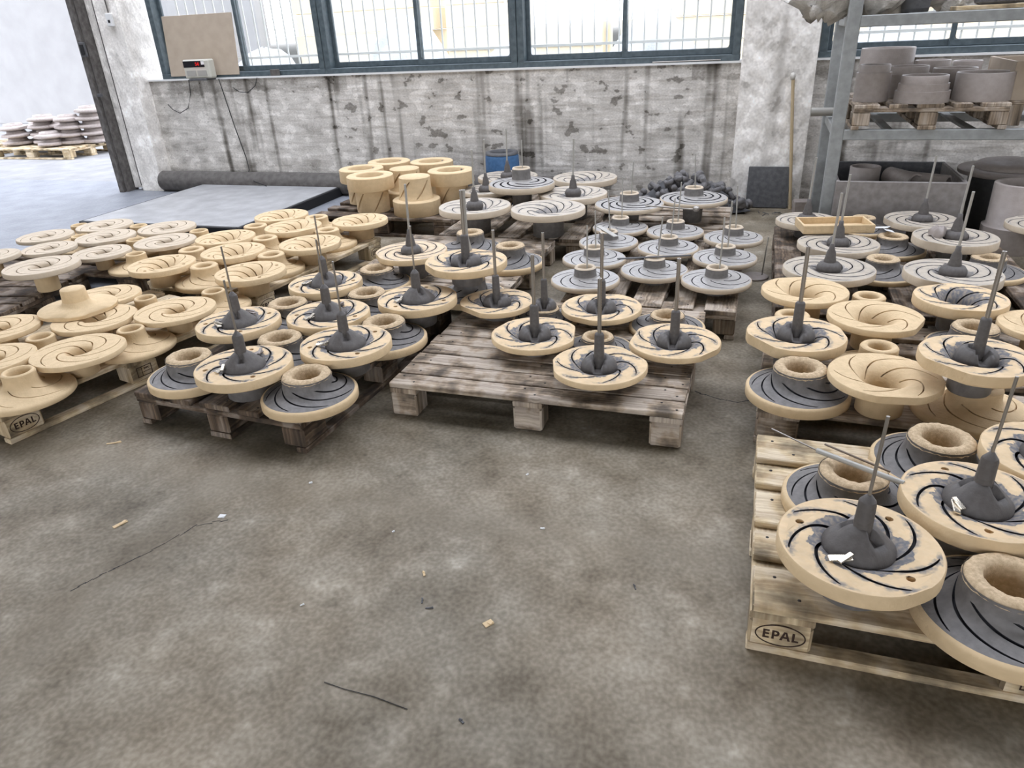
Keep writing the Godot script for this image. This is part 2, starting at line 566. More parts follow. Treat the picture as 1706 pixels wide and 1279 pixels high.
func build_hall() -> void:
	var fl := box(Vector3(18.4, 0.2, 13.4), 0.0)
	struct("floor", fl, M.floor, Vector3(-1.6, -0.1, 0.2))
	# bluish daylight from the doorway, put into the colour of a thin floor sheet
	struct("trim_painted_daylight", box(Vector3(7.4, 0.02, 3.5), 0.0), M.floor_daylight, Vector3(-7.1, -0.008, -4.75))
	for cr in [[[Vector3(-1.73, 0, -1.07), Vector3(-1.70, 0, -1.15), Vector3(-1.66, 0, -1.21), Vector3(-1.60, 0, -1.36), Vector3(-1.58, 0, -1.42), Vector3(-1.50, 0, -1.47)], 0.0022], [[Vector3(-0.15, 0, -2.70), Vector3(-0.06, 0, -2.66), Vector3(0.02, 0, -2.64), Vector3(0.1, 0, -2.69)], 0.004]]:
		var st := begin()
		var pts: Array = cr[0]
		for i in pts.size() - 1:
			var d: Vector3 = pts[i + 1] - pts[i]
			for k in 4:
				var f := (k + 0.5) / 4.0
				add_box(st, Vector3(d.length() * 0.28, 0.0008, cr[1] * rng.randf_range(0.6, 1.3)), pts[i] + d * f + Vector3(rng.randf_range(-0.004, 0.004), 0.0002, rng.randf_range(-0.004, 0.004)), 0.0, Basis(Vector3.UP, -atan2(d.z, d.x) + rng.randf_range(-0.15, 0.15)))
		part("crack", done(st), M.rubber, get_node("floor"), Vector3(1.6, 0.1, -0.2))
	# back wall: apron below the windows, pillars, lintel, doorway on the left
	wall_box("wall_back", -5.87, -0.18, 0.0, 1.045, -6.5, WALL_Z, M.wall)
	wall_box("wall_back_right", 0.35, 7.6, 0.0, 1.045, -6.5, WALL_Z, M.wall)
	wall_box("trim_1", -5.87, -0.18, 1.045, 1.06, -6.5, WALL_Z + 0.012, M.white)
	wall_box("trim_2", 0.35, 7.6, 1.045, 1.06, -6.5, WALL_Z + 0.012, M.white)
	wall_box("wall_back_upper", -5.85, 7.6, 2.75, 5.6, -6.5, WALL_Z, M.plaster)
	wall_box("wall_lintel", -10.8, -6.33, 4.6, 5.6, -6.5, WALL_Z, M.plaster)
	wall_box("wall_pillar", -0.18, 0.345, 0.0, 5.6, -6.5, -6.08, M.pillar, 1.6, 3.2)
	var lp := wall_box("wall_pillar_left", -6.12, -5.85, 0.0, 5.6, -6.5, -6.08, M.pillar, 1.6, 3.2)
	part("strip", box(Vector3(0.10, 5.55, 0.38), 0.006), M.pillar, lp, Vector3(-0.212, 0, -0.005))
	part("dark_seam_strip", box(Vector3(0.03, 5.5, 0.30), 0.0), M.post, lp, Vector3(-0.148, 0, 0.045))  # dark strip added in the gap to draw the seam line
	var jamb := begin()
	add_box(jamb, Vector3(0.06, 4.4, 0.10), Vector3(0, 2.2, 0), 0.004)
	add_box(jamb, Vector3(0.022, 4.4, 0.16), Vector3(0.04, 2.2, -0.06), 0.004)
	var dj := struct("door_1", done(jamb), M.post, Vector3(-6.30, 0, -6.02))
	part("latch", box(Vector3(0.07, 0.13, 0.02), 0.004), M.iron, dj, Vector3(0.03, 1.36, 0.055))
	part("latch_plate", box(Vector3(0.04, 0.09, 0.012), 0.003), M.rubber, dj.get_node("latch"), Vector3(0, 0, 0.013))
	part("hinge_stub", box(Vector3(0.05, 0.03, 0.03), 0.004), M.iron, dj, Vector3(0.07, 0.95, 0.05))
	wall_box("wall_left", -10.95, -10.8, 0.0, 5.6, -6.5, 6.9, M.plaster)
	wall_box("wall_right", 7.6, 7.75, 0.0, 5.6, -6.5, 6.9, M.plaster)
	# unseen wall behind the camera; its two gaps are sized for the light
	wall_box("wall_front_left", -10.8, -6.5, 0.0, 5.6, 6.75, 6.9, M.plaster)
	wall_box("wall_front_middle", -2.2, 0.2, 0.0, 5.6, 6.75, 6.9, M.plaster)
	wall_box("wall_front_right", 4.5, 7.6, 0.0, 5.6, 6.75, 6.9, M.plaster)
	wall_box("wall_front_upper", -6.5, 4.5, 3.6, 5.6, 6.75, 6.9, M.plaster)
	# unseen roof; its open strip is added and placed to light the hall
	var st := begin()
	for s in [[-6.5, -5.6], [-2.9, 6.9]]:
		add_box(st, Vector3(18.7, 0.15, s[1] - s[0]), Vector3(-1.6, 5.67, (s[0] + s[1]) * 0.5), 0.0)
	struct("ceiling", done(st), M.ceiling)
	# long sheet-metal pipe lying along the foot of the wall
	var pipe := lathe([Vector3(0.095, 2.3, 0), Vector3(0.1, 2.29, 0), Vector3(0.1, -2.29, 1), Vector3(0.095, -2.3, 1), Vector3(0.085, -2.3, 1), Vector3(0.085, 2.3, 1), Vector3(0.095, 2.3, 1)], 32)
	var pp := single("metal_pipe", pipe, M.post, "long grey-brown pipe lying along the foot of the back wall", "pipe", Vector3(-3.55, 0.1, -6.12))
	pp.rotation.z = PI / 2

func build_windows() -> void:
	var spans := [[-5.68, -4.74, -3.83], [-3.83, -2.905, -1.985], [-1.985, -1.10, -0.20], [0.36, 1.24, 2.12], [2.12, 3.0, 3.9], [3.9, 4.8, 5.7]]
	for w in spans.size():
		var x0: float = spans[w][0]
		var xm: float = spans[w][1]
		var x1: float = spans[w][2]
		var o := Node3D.new(); o.name = "window_%d" % (w + 1); add_child(o)
		o.position = Vector3((x0 + x1) * 0.5, 1.06, WALL_Z - 0.10)
		o.set_meta("kind", "structure"); o.set_meta("label", "sliding window in a dark green-grey metal frame")
		var cx := o.position.x
		part("frame_bottom", box(Vector3(x1 - x0, 0.045, 0.14), 0.004), M.frame, o, Vector3(0, 0.0225, 0.02))
		part("frame_top", box(Vector3(x1 - x0, 0.05, 0.14), 0.004), M.frame, o, Vector3(0, 1.665, 0.02))
		part("frame_side", box(Vector3(0.055, 1.6, 0.14), 0.004), M.frame, o, Vector3(x0 + 0.03 - cx, 0.84, 0.02))
		part("frame_side", box(Vector3(0.055, 1.6, 0.14), 0.004), M.frame, o, Vector3(x1 - 0.03 - cx, 0.84, 0.02))
		for s in 2:
			var a: float = (x0 + 0.055) if s == 0 else (xm - 0.02)
			var b: float = (xm + 0.02) if s == 0 else (x1 - 0.055)
			var z := -0.02 if s == 0 else 0.012
			var sash := begin()
			var wd := 0.034
			add_box(sash, Vector3(b - a, wd + 0.012, 0.028), Vector3((a + b) * 0.5 - cx, 0.068, z))
			add_box(sash, Vector3(b - a, wd, 0.028), Vector3((a + b) * 0.5 - cx, 1.623, z))
			add_box(sash, Vector3(wd, 1.52, 0.028), Vector3(a + wd * 0.5 - cx, 0.846, z))
			add_box(sash, Vector3(wd, 1.52, 0.028), Vector3(b - wd * 0.5 - cx, 0.846, z))
			# rounded inner corners of the sash
			for e in [[a + wd, 1.0], [b - wd, -1.0]]:
				var f := [Vector3(e[0] - cx, 0.09, z + 0.012), Vector3(e[0] - cx + 0.022 * e[1], 0.09, z + 0.012), Vector3(e[0] - cx + 0.006 * e[1], 0.096, z + 0.012), Vector3(e[0] - cx, 0.112, z + 0.012)]
				tri_n(sash, f[0], f[1], f[2], Vector3.BACK); tri_n(sash, f[0], f[2], f[3], Vector3.BACK)
			part("sash", done(sash), M.frame, o)
			part("pane", box(Vector3(b - a - wd * 1.6, 1.53, 0.005), 0.0), M.glass, o, Vector3((a + b) * 0.5 - cx, 0.846, z))
	# white security bars outside each window bay
	for w in spans.size():
		var x0: float = spans[w][0]
		var x1: float = spans[w][2]
		var g := thing("window_grille", "white bar grille outside " + ["the leftmost window, behind the brown board", "the second window from the left", "the third window, left of the pillar", "the window behind the rack", "the window right of the rack post", "the window at the far right end"][w], "grille", Vector3((x0 + x1) * 0.5, 1.06, -6.62), 0.0, "white window grilles")
		var bar := box(Vector3(0.014, 1.9, 0.014), 0.002)
		var n := 17
		for k in n:
			part("bar", bar, M.grille, g, Vector3((k + 0.5 - n * 0.5) * (x1 - x0) / n, 0.85, 0))
		for y in [0.15, 1.75]:
			part("rail", box(Vector3(x1 - x0, 0.022, 0.012), 0.002), M.grille, g, Vector3(0, y, 0.014))

# ---------------------------------------------------------------- the yard outside
func build_yard() -> void:
	struct("trim_yard_ground", box(Vector3(44, 0.2, 30), 0.0), M.yard, Vector3(-2, -0.1, -21.51))
	struct("trim_apron", box(Vector3(44, 0.2, 16), 0.0), M.yard, Vector3(-2, -0.1, 14.91))
	single("yard_wall", box(Vector3(14, 7.0, 0.3), 0.01), M.yard_wall, "tall pale wall across the yard beyond the doorway", "wall", Vector3(-15.6, 3.5, -12.2))
	var tp := [[-6.6, -9.3, 1.35, 1.2], [-4.75, -9.9, 1.35, 1.5], [-3.0, -9.3, 1.2, 1.15], [-1.35, -9.9, 1.3, 1.4], [1.3, -9.7, 1.5, 1.2]]
	var where := ["behind the leftmost window", "in the middle of the second window", "right of the mullion in the second window", "at the post between second and third windows", "behind the rack window"]
	for i in tp.size():
		var prof := []
		for k in 9:
			var f := k / 8.0
			prof.append(Vector3(0.02 + tp[i][2] * 0.62 * pow(f, 0.75), tp[i][3] * 1.05 * (1.0 - pow(f, 1.6)), 0))
		single("covered_heap", lathe(prof, 26, [[0.4, tp[i][2] * 0.5], [2.2, tp[i][2] * 0.45], [4.0, tp[i][2] * 0.52]], 0.05), M.tarp, "white sheet-covered heap outside, seen " + where[i], "heap", Vector3(tp[i][0], 0, tp[i][1]), 0.0, "covered heaps in the yard")
	for i in 4:
		var x: float = [-6.9, -3.9, -0.9, 2.1][i]
		var t := thing("timber_stack", "stack of yellow timber outside, " + ["left of the brown board window", "behind the second window", "behind the third window", "behind the rack"][i], "timber", Vector3(x + 0.0, 0, -13.1), 0.0, "yellow timber stacks")
		var pl := box(Vector3(2.7, 0.34, 0.9), 0.01)
		for k in 7:
			part("beam", pl, M.timber, t, Vector3(rng.randf_range(-0.06, 0.06), 0.18 + k * 0.345, rng.randf_range(-0.04, 0.04)))
	# rusty castings stacked on pallets
	make_pallet("pale pallet of castings outside the doorway", -9.75, -8.25, 1.5, 0.8, 0.0, "epal", M.wood_pale, 21)
	make_pallet("second outdoor pallet, further left beyond the doorway", -11.5, -8.4, 1.5, 0.8, 0.0, "epal", M.wood_pale, 22)
	var cm := lathe([Vector3(0.05, 0.10, 0), Vector3(0.12, 0.10, 0), Vector3(0.13, 0.07, 1), Vector3(0.20, 0.055, 1), Vector3(0.21, 0.045, 0), Vector3(0.21, 0.025, 0), Vector3(0.20, 0.02, 1), Vector3(0.10, 0.0, 1), Vector3(0.05, 0.0, 1), Vector3(0.05, 0.10, 1)], 20, [[0.3, 0.17], [2.5, 0.18]])
	var spots := [[-10.3, -8.2, 3], [-9.9, -8.35, 4], [-9.55, -8.1, 2], [-9.35, -8.3, 4], [-9.1, -8.45, 5], [-10.15, -8.5, 3], [-9.72, -8.48, 3], [-11.3, -8.3, 3], [-11.75, -8.4, 4], [-12.0, -8.2, 2]]
	var stack_name := ["left of the nearer pallet", "in the nearer pallet's middle", "low at the middle front", "right of the middle", "tallest by the door jamb", "at the nearer pallet's back left", "at the middle back", "at the right of the far pallet", "in the middle of the far pallet", "at the left of the far pallet"]
	for s in spots:
		for k in s[2]:
			var o := single("rusty_casting", cm, M.rust, "rusty casting, " + ["lowest", "second up", "third up", "fourth up", "topmost"][k] + " of the outdoor stack " + stack_name[spots.find(s)], "casting", Vector3(s[0] + rng.randf_range(-0.02, 0.02), 0.144 + k * 0.1, s[1]), rng.randf() * TAU, "rusty castings stacked outdoors")
			o.rotation.x = rng.randf_range(-0.03, 0.03)

# ---------------------------------------------------------------- pallets
var pallet_no := 0

# kind: "epal" boards along x with gaps, "closed" boards almost touching, "deep" boards along z. at x, z = middle.
func make_pallet(label: String, x: float, z: float, w: float, d: float, turn: float, kind: String, m: Material, sd: int, base_y := 0.0, stamps := []) -> Node3D:
	var r := RandomNumberGenerator.new(); r.seed = sd
	var t := thing("wooden_pallet", label, "pallet", Vector3(x, base_y, z), turn, "wooden pallets")
	var along_x := kind != "deep"
	var L := w if along_x else d
	var D := d if along_x else w
	var fix := func(v: Vector3) -> Vector3: return v if along_x else Vector3(v.z, v.y, v.x)
	var bw := []
	if kind == "closed":
		var n := int(round(D / 0.104))
		for i in n: bw.append([-D * 0.5 + (i + 0.5) * D / n, D / n - 0.009])
	else:
		var wide := 0.145
		var slim := 0.1
		var gap := (D - 3 * wide - 2 * slim) / 4.0
		var at := -D * 0.5
		for k in [wide, slim, wide, slim, wide]:
			bw.append([at + k * 0.5, k]); at += k + gap
	for b in bw:
		part("deck_board", box(fix.call(Vector3(L + r.randf_range(-0.006, 0.004), 0.022, b[1])), 0.003), m, t, fix.call(Vector3(r.randf_range(-0.003, 0.003), 0.133 + r.randf_range(-0.001, 0.0005), b[0])))
	var bl := 0.145 if kind != "closed" else 0.115
	var xs := [-L * 0.5 + bl * 0.5, 0.0, L * 0.5 - bl * 0.5]
	var zs := [-D * 0.5 + 0.05, 0.0, D * 0.5 - 0.05]
	for k in xs: part("stretcher_board", box(fix.call(Vector3(bl, 0.022, D - 0.004)), 0.003), m, t, fix.call(Vector3(k, 0.111, 0)))
	for k in xs:
		for q in zs:
			part("block", box(fix.call(Vector3(bl - 0.003, 0.078 if kind != "closed" else 0.096, 0.1)), 0.007), m, t, fix.call(Vector3(k, 0.061 if kind != "closed" else 0.052, q)))
	if kind != "closed":
		for q in zs: part("bottom_board", box(fix.call(Vector3(L, 0.022, 0.1 if q == 0.0 else 0.045)), 0.003), m, t, fix.call(Vector3(0, 0.011, q + signf(q) * 0.0275)))
	var st := begin()
	for b in bw:
		for k in xs:
			for e in [[-0.03, -0.25], [0.03, 0.22]]:
				add_lathe(st, [Vector3(0, 0.0012, 0), Vector3(0.0045, 0.0008, 0), Vector3(0.005, 0, 0)], 6, [], fix.call(Vector3(k + e[0] + r.randf_range(-0.01, 0.01), 0.1438, b[0] + b[1] * e[1])))
	var nails := part("nail_heads", done(st), M.nail, t)
	nails.set_meta("kind", "stuff")
	for s in stamps:
		# s = [along x from the middle, face z, what]; the print belongs to the block that carries it
		for b in t.get_children():
			if String(b.name).begins_with("block") and b.position.distance_to(Vector3(s[0], 0.061, s[1] - 0.05)) < 0.06:
				stamp(b, Vector3(s[0], 0.064, s[1]) - b.position, s[2])
	return t

func stamp(t: Node3D, at: Vector3, what: String) -> void:
	var st := begin()
	if what == "oval":
		for k in 40:
			var a := TAU * k / 40.0
			var p := Vector3(cos(a) * 0.055, sin(a) * 0.031, 0.0)
			var q := Vector3(-sin(a) * 0.055, cos(a) * 0.031, 0)
			add_box(st, Vector3(q.length() * TAU / 40.0 * 1.15, 0.0028, 0.0012), p, 0.0, Basis(Vector3.BACK, atan2(q.y, q.x)))
		part("oval_stamp", done(st), M.stamp, t, at)
		var tm := TextMesh.new()
		tm.text = "EPAL"; tm.font = font(); tm.font_size = 32; tm.pixel_size = 0.00112; tm.depth = 0.0012
		part("stamped_letters", tm, M.stamp, t, at)
	else:
		for e in [[0, 0.022, 0.07, 0.003], [0, -0.022, 0.07, 0.003], [-0.035, 0, 0.003, 0.047], [0.035, 0, 0.003, 0.047], [-0.012, 0, 0.002, 0.044], [0.012, -0.004, 0.036, 0.002]]:
			add_box(st, Vector3(e[2], e[3], 0.0012), Vector3(e[0], e[1], 0), 0.0)
		part("frame_stamp", done(st), M.stamp, t, at)
		var tm := TextMesh.new()
		tm.text = "IPPC"; tm.font = font(); tm.font_size = 24; tm.pixel_size = 0.0005; tm.depth = 0.0012
		part("stamped_letters", tm, M.stamp, t, at + Vector3(0.012, 0.010, 0))

func font() -> SystemFont:
	var f := SystemFont.new(); f.font_names = PackedStringArray(["Droid Sans"]); f.font_weight = 600
	return f

func build_pallets() -> void:
	var f := 0.4005
	make_pallet("pale pallet with an oval stamp in the front right corner of the picture", 0.69, -1.757, 1.2, 0.8, 0.0, "epal", M.wood_pale, 1, 0.0, [[-0.527, f, "oval"], [0.0, f, "frame"], [0.527, f, "oval"]])
	make_pallet("middle right pallet under tan and grey discs, behind the front right one", 0.70, -2.78, 1.2, 0.9, -0.03, "epal", M.wood_grey, 2)
	make_pallet("far right pallet of spiral discs in front of the rack", 0.75, -4.12, 1.2, 1.5, 0.0, "deep", M.wood_dark, 3)
	make_pallet("half-empty weathered pallet with a closed board deck in the middle", -0.723, -2.74, 1.135, 1.02, 0.0, "closed", M.wood_grey, 4)
	make_pallet("low dark pallet between the stamped left pallet and the half-empty one", -1.83, -2.53, 0.8, 1.25, -0.06, "deep", M.wood_dark, 5)
	make_pallet("front left pallet with an oval stamp on its corner block", -2.92, -2.33, 1.2, 0.8, PI / 2 - 0.218, "epal", M.wood_pale, 6, 0.0, [[-0.527, f, "oval"], [0.0, f, "frame"], [0.527, f, "oval"]])
	make_pallet("weathered pallet behind the half-empty one, left of the rod-holding discs", -1.66, -3.83, 0.98, 1.02, 0.0, "closed", M.wood_grey, 7)
	make_pallet("pallet under the grey discs with thin rods", -0.44, -3.88, 0.84, 1.22, 0.0, "deep", M.wood_grey, 8)
	make_pallet("pallet under the clean tan funnel discs", -2.83, -3.68, 1.2, 0.82, PI / 2 - 0.115, "epal", M.wood_pale, 9, 0.0, [[-0.527, 0.4105, "oval"], [0.0, 0.4105, "frame"], [0.527, 0.4105, "oval"]])
	make_pallet("pallet under the pale discs by the doorway", -4.08, -3.64, 1.24, 0.9, 0.0, "epal", M.wood_dark, 10)
	make_pallet("pallet under the largest pale disc at the left edge", -4.32, -2.76, 1.1, 0.72, 0.2, "epal", M.wood_dark, 11)
	make_pallet("pallet under the thick pale discs near the back wall", -1.5, -5.02, 0.98, 1.3, 0.0, "deep", M.wood_grey, 12)
	make_pallet("pallet under the tan flanged barrels near the back wall", -2.64, -5.25, 1.16, 1.0, 0.0, "epal", M.wood_dark, 13)
	make_pallet("pallet under the two wide-slotted discs by the scrap heap", -0.53, -4.98, 0.8, 0.8, 0.0, "epal", M.wood_grey, 14)

# ---------------------------------------------------------------- flanged barrels
func build_barrels() -> void:
	var spots := [[-2.78, -4.95, "at the front left of its pallet"], [-3.0, -5.22, "at the left edge of its pallet"], [-2.92, -5.55, "furthest back left"], [-2.54, -5.57, "furthest back right"], [-2.22, -5.20, "rightmost, beside the rods"]]
	for s in spots:
		var t := thing("flanged_barrel", "tan barrel with open flange on top, " + s[2], "barrel core", Vector3(s[0], 0.144, s[1]), rng.randf_range(-0.4, 0.4), "open flanged barrels")
		var pts := [Vector2(0.126, 0.17), Vector2(0.126, 0.12), Vector2(0.126, 0.06), Vector2(0.126, 0.004)]
		var m := slotted(pts, 5, 0.7, 0.1, 0.9, 0.014, 0.018, 0.126)
		m.surface_set_material(0, M.tan); m.surface_set_material(1, M.tan)
		part("barrel", m, null, t)
		part("flange", lathe([Vector3(0.104, 0.03, 0), Vector3(0.104, 0.268, 0), Vector3(0.108, 0.273, 0), Vector3(0.170, 0.273, 0), Vector3(0.176, 0.268, 1), Vector3(0.178, 0.18, 0), Vector3(0.174, 0.172, 1), Vector3(0.126, 0.168, 1)], 56), M.tan, t)
		part("inner_rib", box(Vector3(0.012, 0.18, 0.012), 0.002), M.clay, t, Vector3(0.05, 0.175, -0.088))
	for s in [[-2.40, -4.93, "in front, between the open ones"], [-2.63, -5.24, "in the middle of the pallet"]]:
		var t := thing("flanged_barrel", "closed tan barrel, flange below, " + s[2], "barrel core", Vector3(s[0], 0.144, s[1]), rng.randf_range(-0.4, 0.4), "closed flanged barrels")
		var pts := [Vector2(0.116, 0.268), Vector2(0.118, 0.20), Vector2(0.124, 0.14), Vector2(0.132, 0.112)]
		var m := slotted(pts, 5, 0.9, 0.12, 0.92, 0.014, 0.018, 0.126)
		m.surface_set_material(0, M.tan); m.surface_set_material(1, M.tan)
		part("barrel", m, null, t)
		part("lid", lathe([Vector3(0, 0.273, 0), Vector3(0.111, 0.273, 0), Vector3(0.116, 0.268, 0)], 48), M.tan, t)
		part("flange", lathe([Vector3(0.132, 0.113, 0), Vector3(0.172, 0.110, 0), Vector3(0.178, 0.104, 1), Vector3(0.178, 0.004, 0), Vector3(0.174, 0, 1), Vector3(0, 0, 1)], 56), M.tan, t)

# ---------------------------------------------------------------- slotted discs
const DESC := {
	"b": "drilled tan disc, grey-smeared slots,",
	"c": "tan disc, black curved slots,", "w": "plain tan slotted disc", "x": "disc with long spiral slots", "y": "tan disc with long spiral slots",
	"h": "thick pale funnel-eyed disc", "p": "clean spiral-slotted disc", "t": "clean funnel-eyed disc", "l": "glare-pale spiral-slotted disc",
	"ub": "grey disc, rough tan-topped hub,", "uc": "small grey tan-hubbed disc", "ue": "grey disc with pale-topped hub",
	"ut": "tan disc with hollow hub", "ud": "tan disc with slim hub", "f": "sheen-pale grey disc with collar",
	"g": "sheen-pale collared disc, wide dark slots,", "q": "tan disc with solid hub"}
const GROUP := {
	"b": "drilled slotted discs", "c": "black-slotted tan discs", "w": "plain tan slotted discs", "x": "spiral-slotted discs", "y": "tan spiral-slotted discs", "h": "thick pale discs",
	"p": "clean spiral discs", "t": "clean funnel discs", "l": "glare-pale spiral discs", "ub": "grey coated hub discs", "uc": "small grey hub discs", "ue": "grey slotted hub discs",
	"ut": "hollow tan hub discs", "ud": "slim hollow hub discs", "f": "collared grey discs", "g": "wide-slotted discs", "q": "solid hub discs"}
# proto radius, height of the disc face above its foot
const SIZE := {"b": [0.19, 0.126], "c": [0.183, 0.081], "w": [0.195, 0.136], "x": [0.23, 0.11], "y": [0.2, 0.146], "h": [0.24, 0.176], "p": [0.2, 0.106], "l": [0.2, 0.106], "t": [0.19, 0.121],
	"ub": [0.185, 0.111], "uc": [0.16, 0.071], "ue": [0.19, 0.11], "ut": [0.185, 0.111], "ud": [0.19, 0.1], "f": [0.175, 0.071], "g": [0.23, 0.156], "q": [0.195, 0.108]}

func disc_proto(style: String) -> Node3D:
	var R: float = SIZE[style][0]
	var H: float = SIZE[style][1]
	var t := Node3D.new()
	match style:
		"b": eye_up(t, R, H, 0.036, 0.042, 0.62, 0.085, 7, -1.5, 0.28, 0.93, 0.0085, [[1.1, R * 0.97]], [0, 2, 5], "coated")
		"c": eye_up(t, R, H, 0.024, 0.045, 0.60, 0.07, 7, 1.45, 0.25, 0.90, 0.0065, [[0.25, R * 0.9], [3.9, R * 0.95]], [], "coated")
		"w": eye_up(t, R, H, 0.026, 0.055, 0.62, 0.082, 6, 1.55, 0.22, 0.90, 0.006, [[0.9, R * 0.93]], [], "plain")
		"x": eye_up(t, R, H, 0.034, 0.045, 0.45, 0.08, 6, -2.6, 0.30, 0.94, 0.0065, [[2.4, R * 0.95], [5.6, R * 0.96]], [], "pale")
		"y": eye_up(t, R, H, 0.03, 0.045, 0.45, 0.08, 6, -2.6, 0.30, 0.94, 0.0065, [[2.4, R * 0.95]], [], "tan_wash")
		"h": eye_up(t, R, H, 0.04, 0.05, 0.70, 0.1, 9, -1.9, 0.10, 0.88, 0.006, [], [], "pale")
		"p": eye_up(t, R, H, 0.022, 0.036, 0.42, 0.062, 5, -2.9, 0.20, 0.92, 0.0065, [[0.5, R * 0.96]], [], "clean")
		"l": eye_up(t, R, H, 0.022, 0.036, 0.42, 0.062, 5, -2.9, 0.20, 0.92, 0.0065, [[0.5, R * 0.96]], [], "clean_glare")
		"t": eye_up(t, R, H, 0.032, 0.042, 0.66, 0.085, 8, -1.5, 0.10, 0.90, 0.007, [[2.2, R * 0.97]], [1, 3, 5, 7], "plain")
		"ub": hub_up(t, R, H, 0.036, 0.094, 0.052, 7, -1.9, 0.26, 0.93, 0.0065, "coat", 0.004)
		"uc": hub_up(t, R, H, 0.02, 0.072, 0.046, 6, 1.7, 0.26, 0.93, 0.006, "coat", 0.003)
		"ue": hub_up(t, R, H, 0.03, 0.083, 0.044, 6, 2.0, 0.26, 0.94, 0.006, "coat", 0.001)
		"ut": hub_up(t, R, H, 0.03, 0.08, 0.046, 6, -1.8, 0.30, 0.93, 0.005, "tan", 0.0)
		"ud": hub_up(t, R, H, 0.022, 0.064, 0.044, 5, -1.8, 0.30, 0.93, 0.0045, "tan", 0.0)
		"f": collar_disc(t, R, H, 0.022, 0.054, 0.062, 6, -2.0, 0.10, 0.93, 0.006)
		"g": collar_disc(t, R, H, 0.024, 0.062, 0.07, 5, -3.3, 0.12, 0.95, 0.014)
		"q": solid_hub(t, R, H)
	return t

# Disc on its hub, the eye (a funnel) open upward.
func eye_up(t: Node3D, R: float, H: float, th: float, bore: float, funnel: float, hub: float, n: int, sweep: float, f1: float, f2: float, w: float, flats: Array, holes: Array, look: String) -> void:
	var fr := R * funnel
	var dep := minf(H - 0.012, 0.075)
	var deep := not look.begins_with("clean")
	var c := [Vector2(bore, H - dep), Vector2(bore + 0.006, H - dep * 0.68), Vector2(lerpf(bore, fr, 0.35), H - dep * (0.30 if deep else 0.18)), Vector2(lerpf(bore, fr, 0.68), H - dep * (0.09 if deep else 0.03)), Vector2(fr, H)]
	var pts := smooth_profile(c, 4)
	pts.append(Vector2(R * 0.8, H)); pts.append(Vector2(R * 0.9, H)); pts.append(Vector2(R - 0.003, H))
	var face := slotted(pts, n, sweep, f1, f2, w, 0.014 if look == "coated" else 0.02, R, flats, holes, 0.80)
	var body: Material = M.tan
	var top: Material = M.tan
	var cut: Material = M.tan
	match look:
		"coated":
			top = washed_face(pts, n, sweep, f1, f2, R, 0.56, 0.8, Color(0.86, 0.75, 0.585), n * 13 + int(holes.size())); cut = M.graphite
		"pale":
			body = M.tan_pale
			top = washed_face(pts, n, sweep, f1, f2, R, 0.36, 0.5, Color(0.73, 0.685, 0.615), n * 17, 0.55); cut = M.graphite
		"tan_wash":
			top = washed_face(pts, n, sweep, f1, f2, R, 0.36, 0.45, Color(0.85, 0.745, 0.60), n * 19, 0.65); cut = M.graphite
		"clean_glare":
			body = M.tan_pale; top = M.tan_pale; cut = M.tan_pale  # doorway glare is put into the colour of these discs
	if look == "pale" or look == "coated": pass
	var st := begin()
	add_lathe(st, [Vector3(R - 0.003, H, 0), Vector3(R, H - 0.003, 0), Vector3(R, H - th + 0.003, 1), Vector3(R - 0.003, H - th, 1), Vector3(hub + 0.012, H - th, 1)], 64, flats)
	done(st, face)
	face.surface_set_material(0, top); face.surface_set_material(1, cut); face.surface_set_material(2, body)
	part("disc", face, null, t)
	var hubm := lathe([Vector3(hub + 0.014, H - th, 0), Vector3(hub + 0.004, H - th - 0.006, 0), Vector3(hub, H - th - 0.018, 0), Vector3(hub, 0.004, 0), Vector3(hub - 0.004, 0, 1), Vector3(bore + 0.004, 0, 1), Vector3(bore, 0.004, 1), Vector3(bore, H - dep, 1)], 40)
	part("hub", hubm, M.coat if look in ["coated", "pale", "tan_wash"] else M.tan, t)

# Disc lying flat, its hub standing up with a bore.
func hub_up(t: Node3D, R: float, H: float, th: float, hub: float, bore: float, n: int, sweep: float, f1: float, f2: float, w: float, skin: String, rough: float) -> void:
	var c := [Vector2(hub, H - 0.004), Vector2(hub + 0.002, lerpf(H, th, 0.45)), Vector2(hub + 0.014, th + (H - th) * 0.28), Vector2(lerpf(hub, R, 0.45), th + (H - th) * 0.12), Vector2(R - 0.012, th)]
	var pts := smooth_profile(c, 4)
	var coated := skin == "coat"
	var face := slotted(pts, n, sweep, f1, f2, w, 0.01, R)
	face.surface_set_material(0, M.coat if coated else M.tan); face.surface_set_material(1, M.graphite if coated else M.tan)
	part("slotted_face", face, null, t)
	part("disc", lathe([Vector3(R - 0.012, th, 0), Vector3(R - 0.004, th - 0.002, 0), Vector3(R, th - 0.007, 0), Vector3(R, 0.003, 0), Vector3(R - 0.003, 0, 1), Vector3(bore, 0, 1), Vector3(bore, 0.02, 1)], 64), M.tan, t)
	part("hub_rim", lathe([Vector3(bore - 0.003, 0.02, 0), Vector3(bore, H - 0.012, 0), Vector3(bore + 0.005, H - 0.001, 0), Vector3(lerpf(bore, hub, 0.5), H + rough * 0.5, 0), Vector3(hub - 0.006, H, 0), Vector3(hub + 0.001, H - 0.008 - rough, 0)], 56, [], rough), M.tan_rough if coated else M.tan, t)

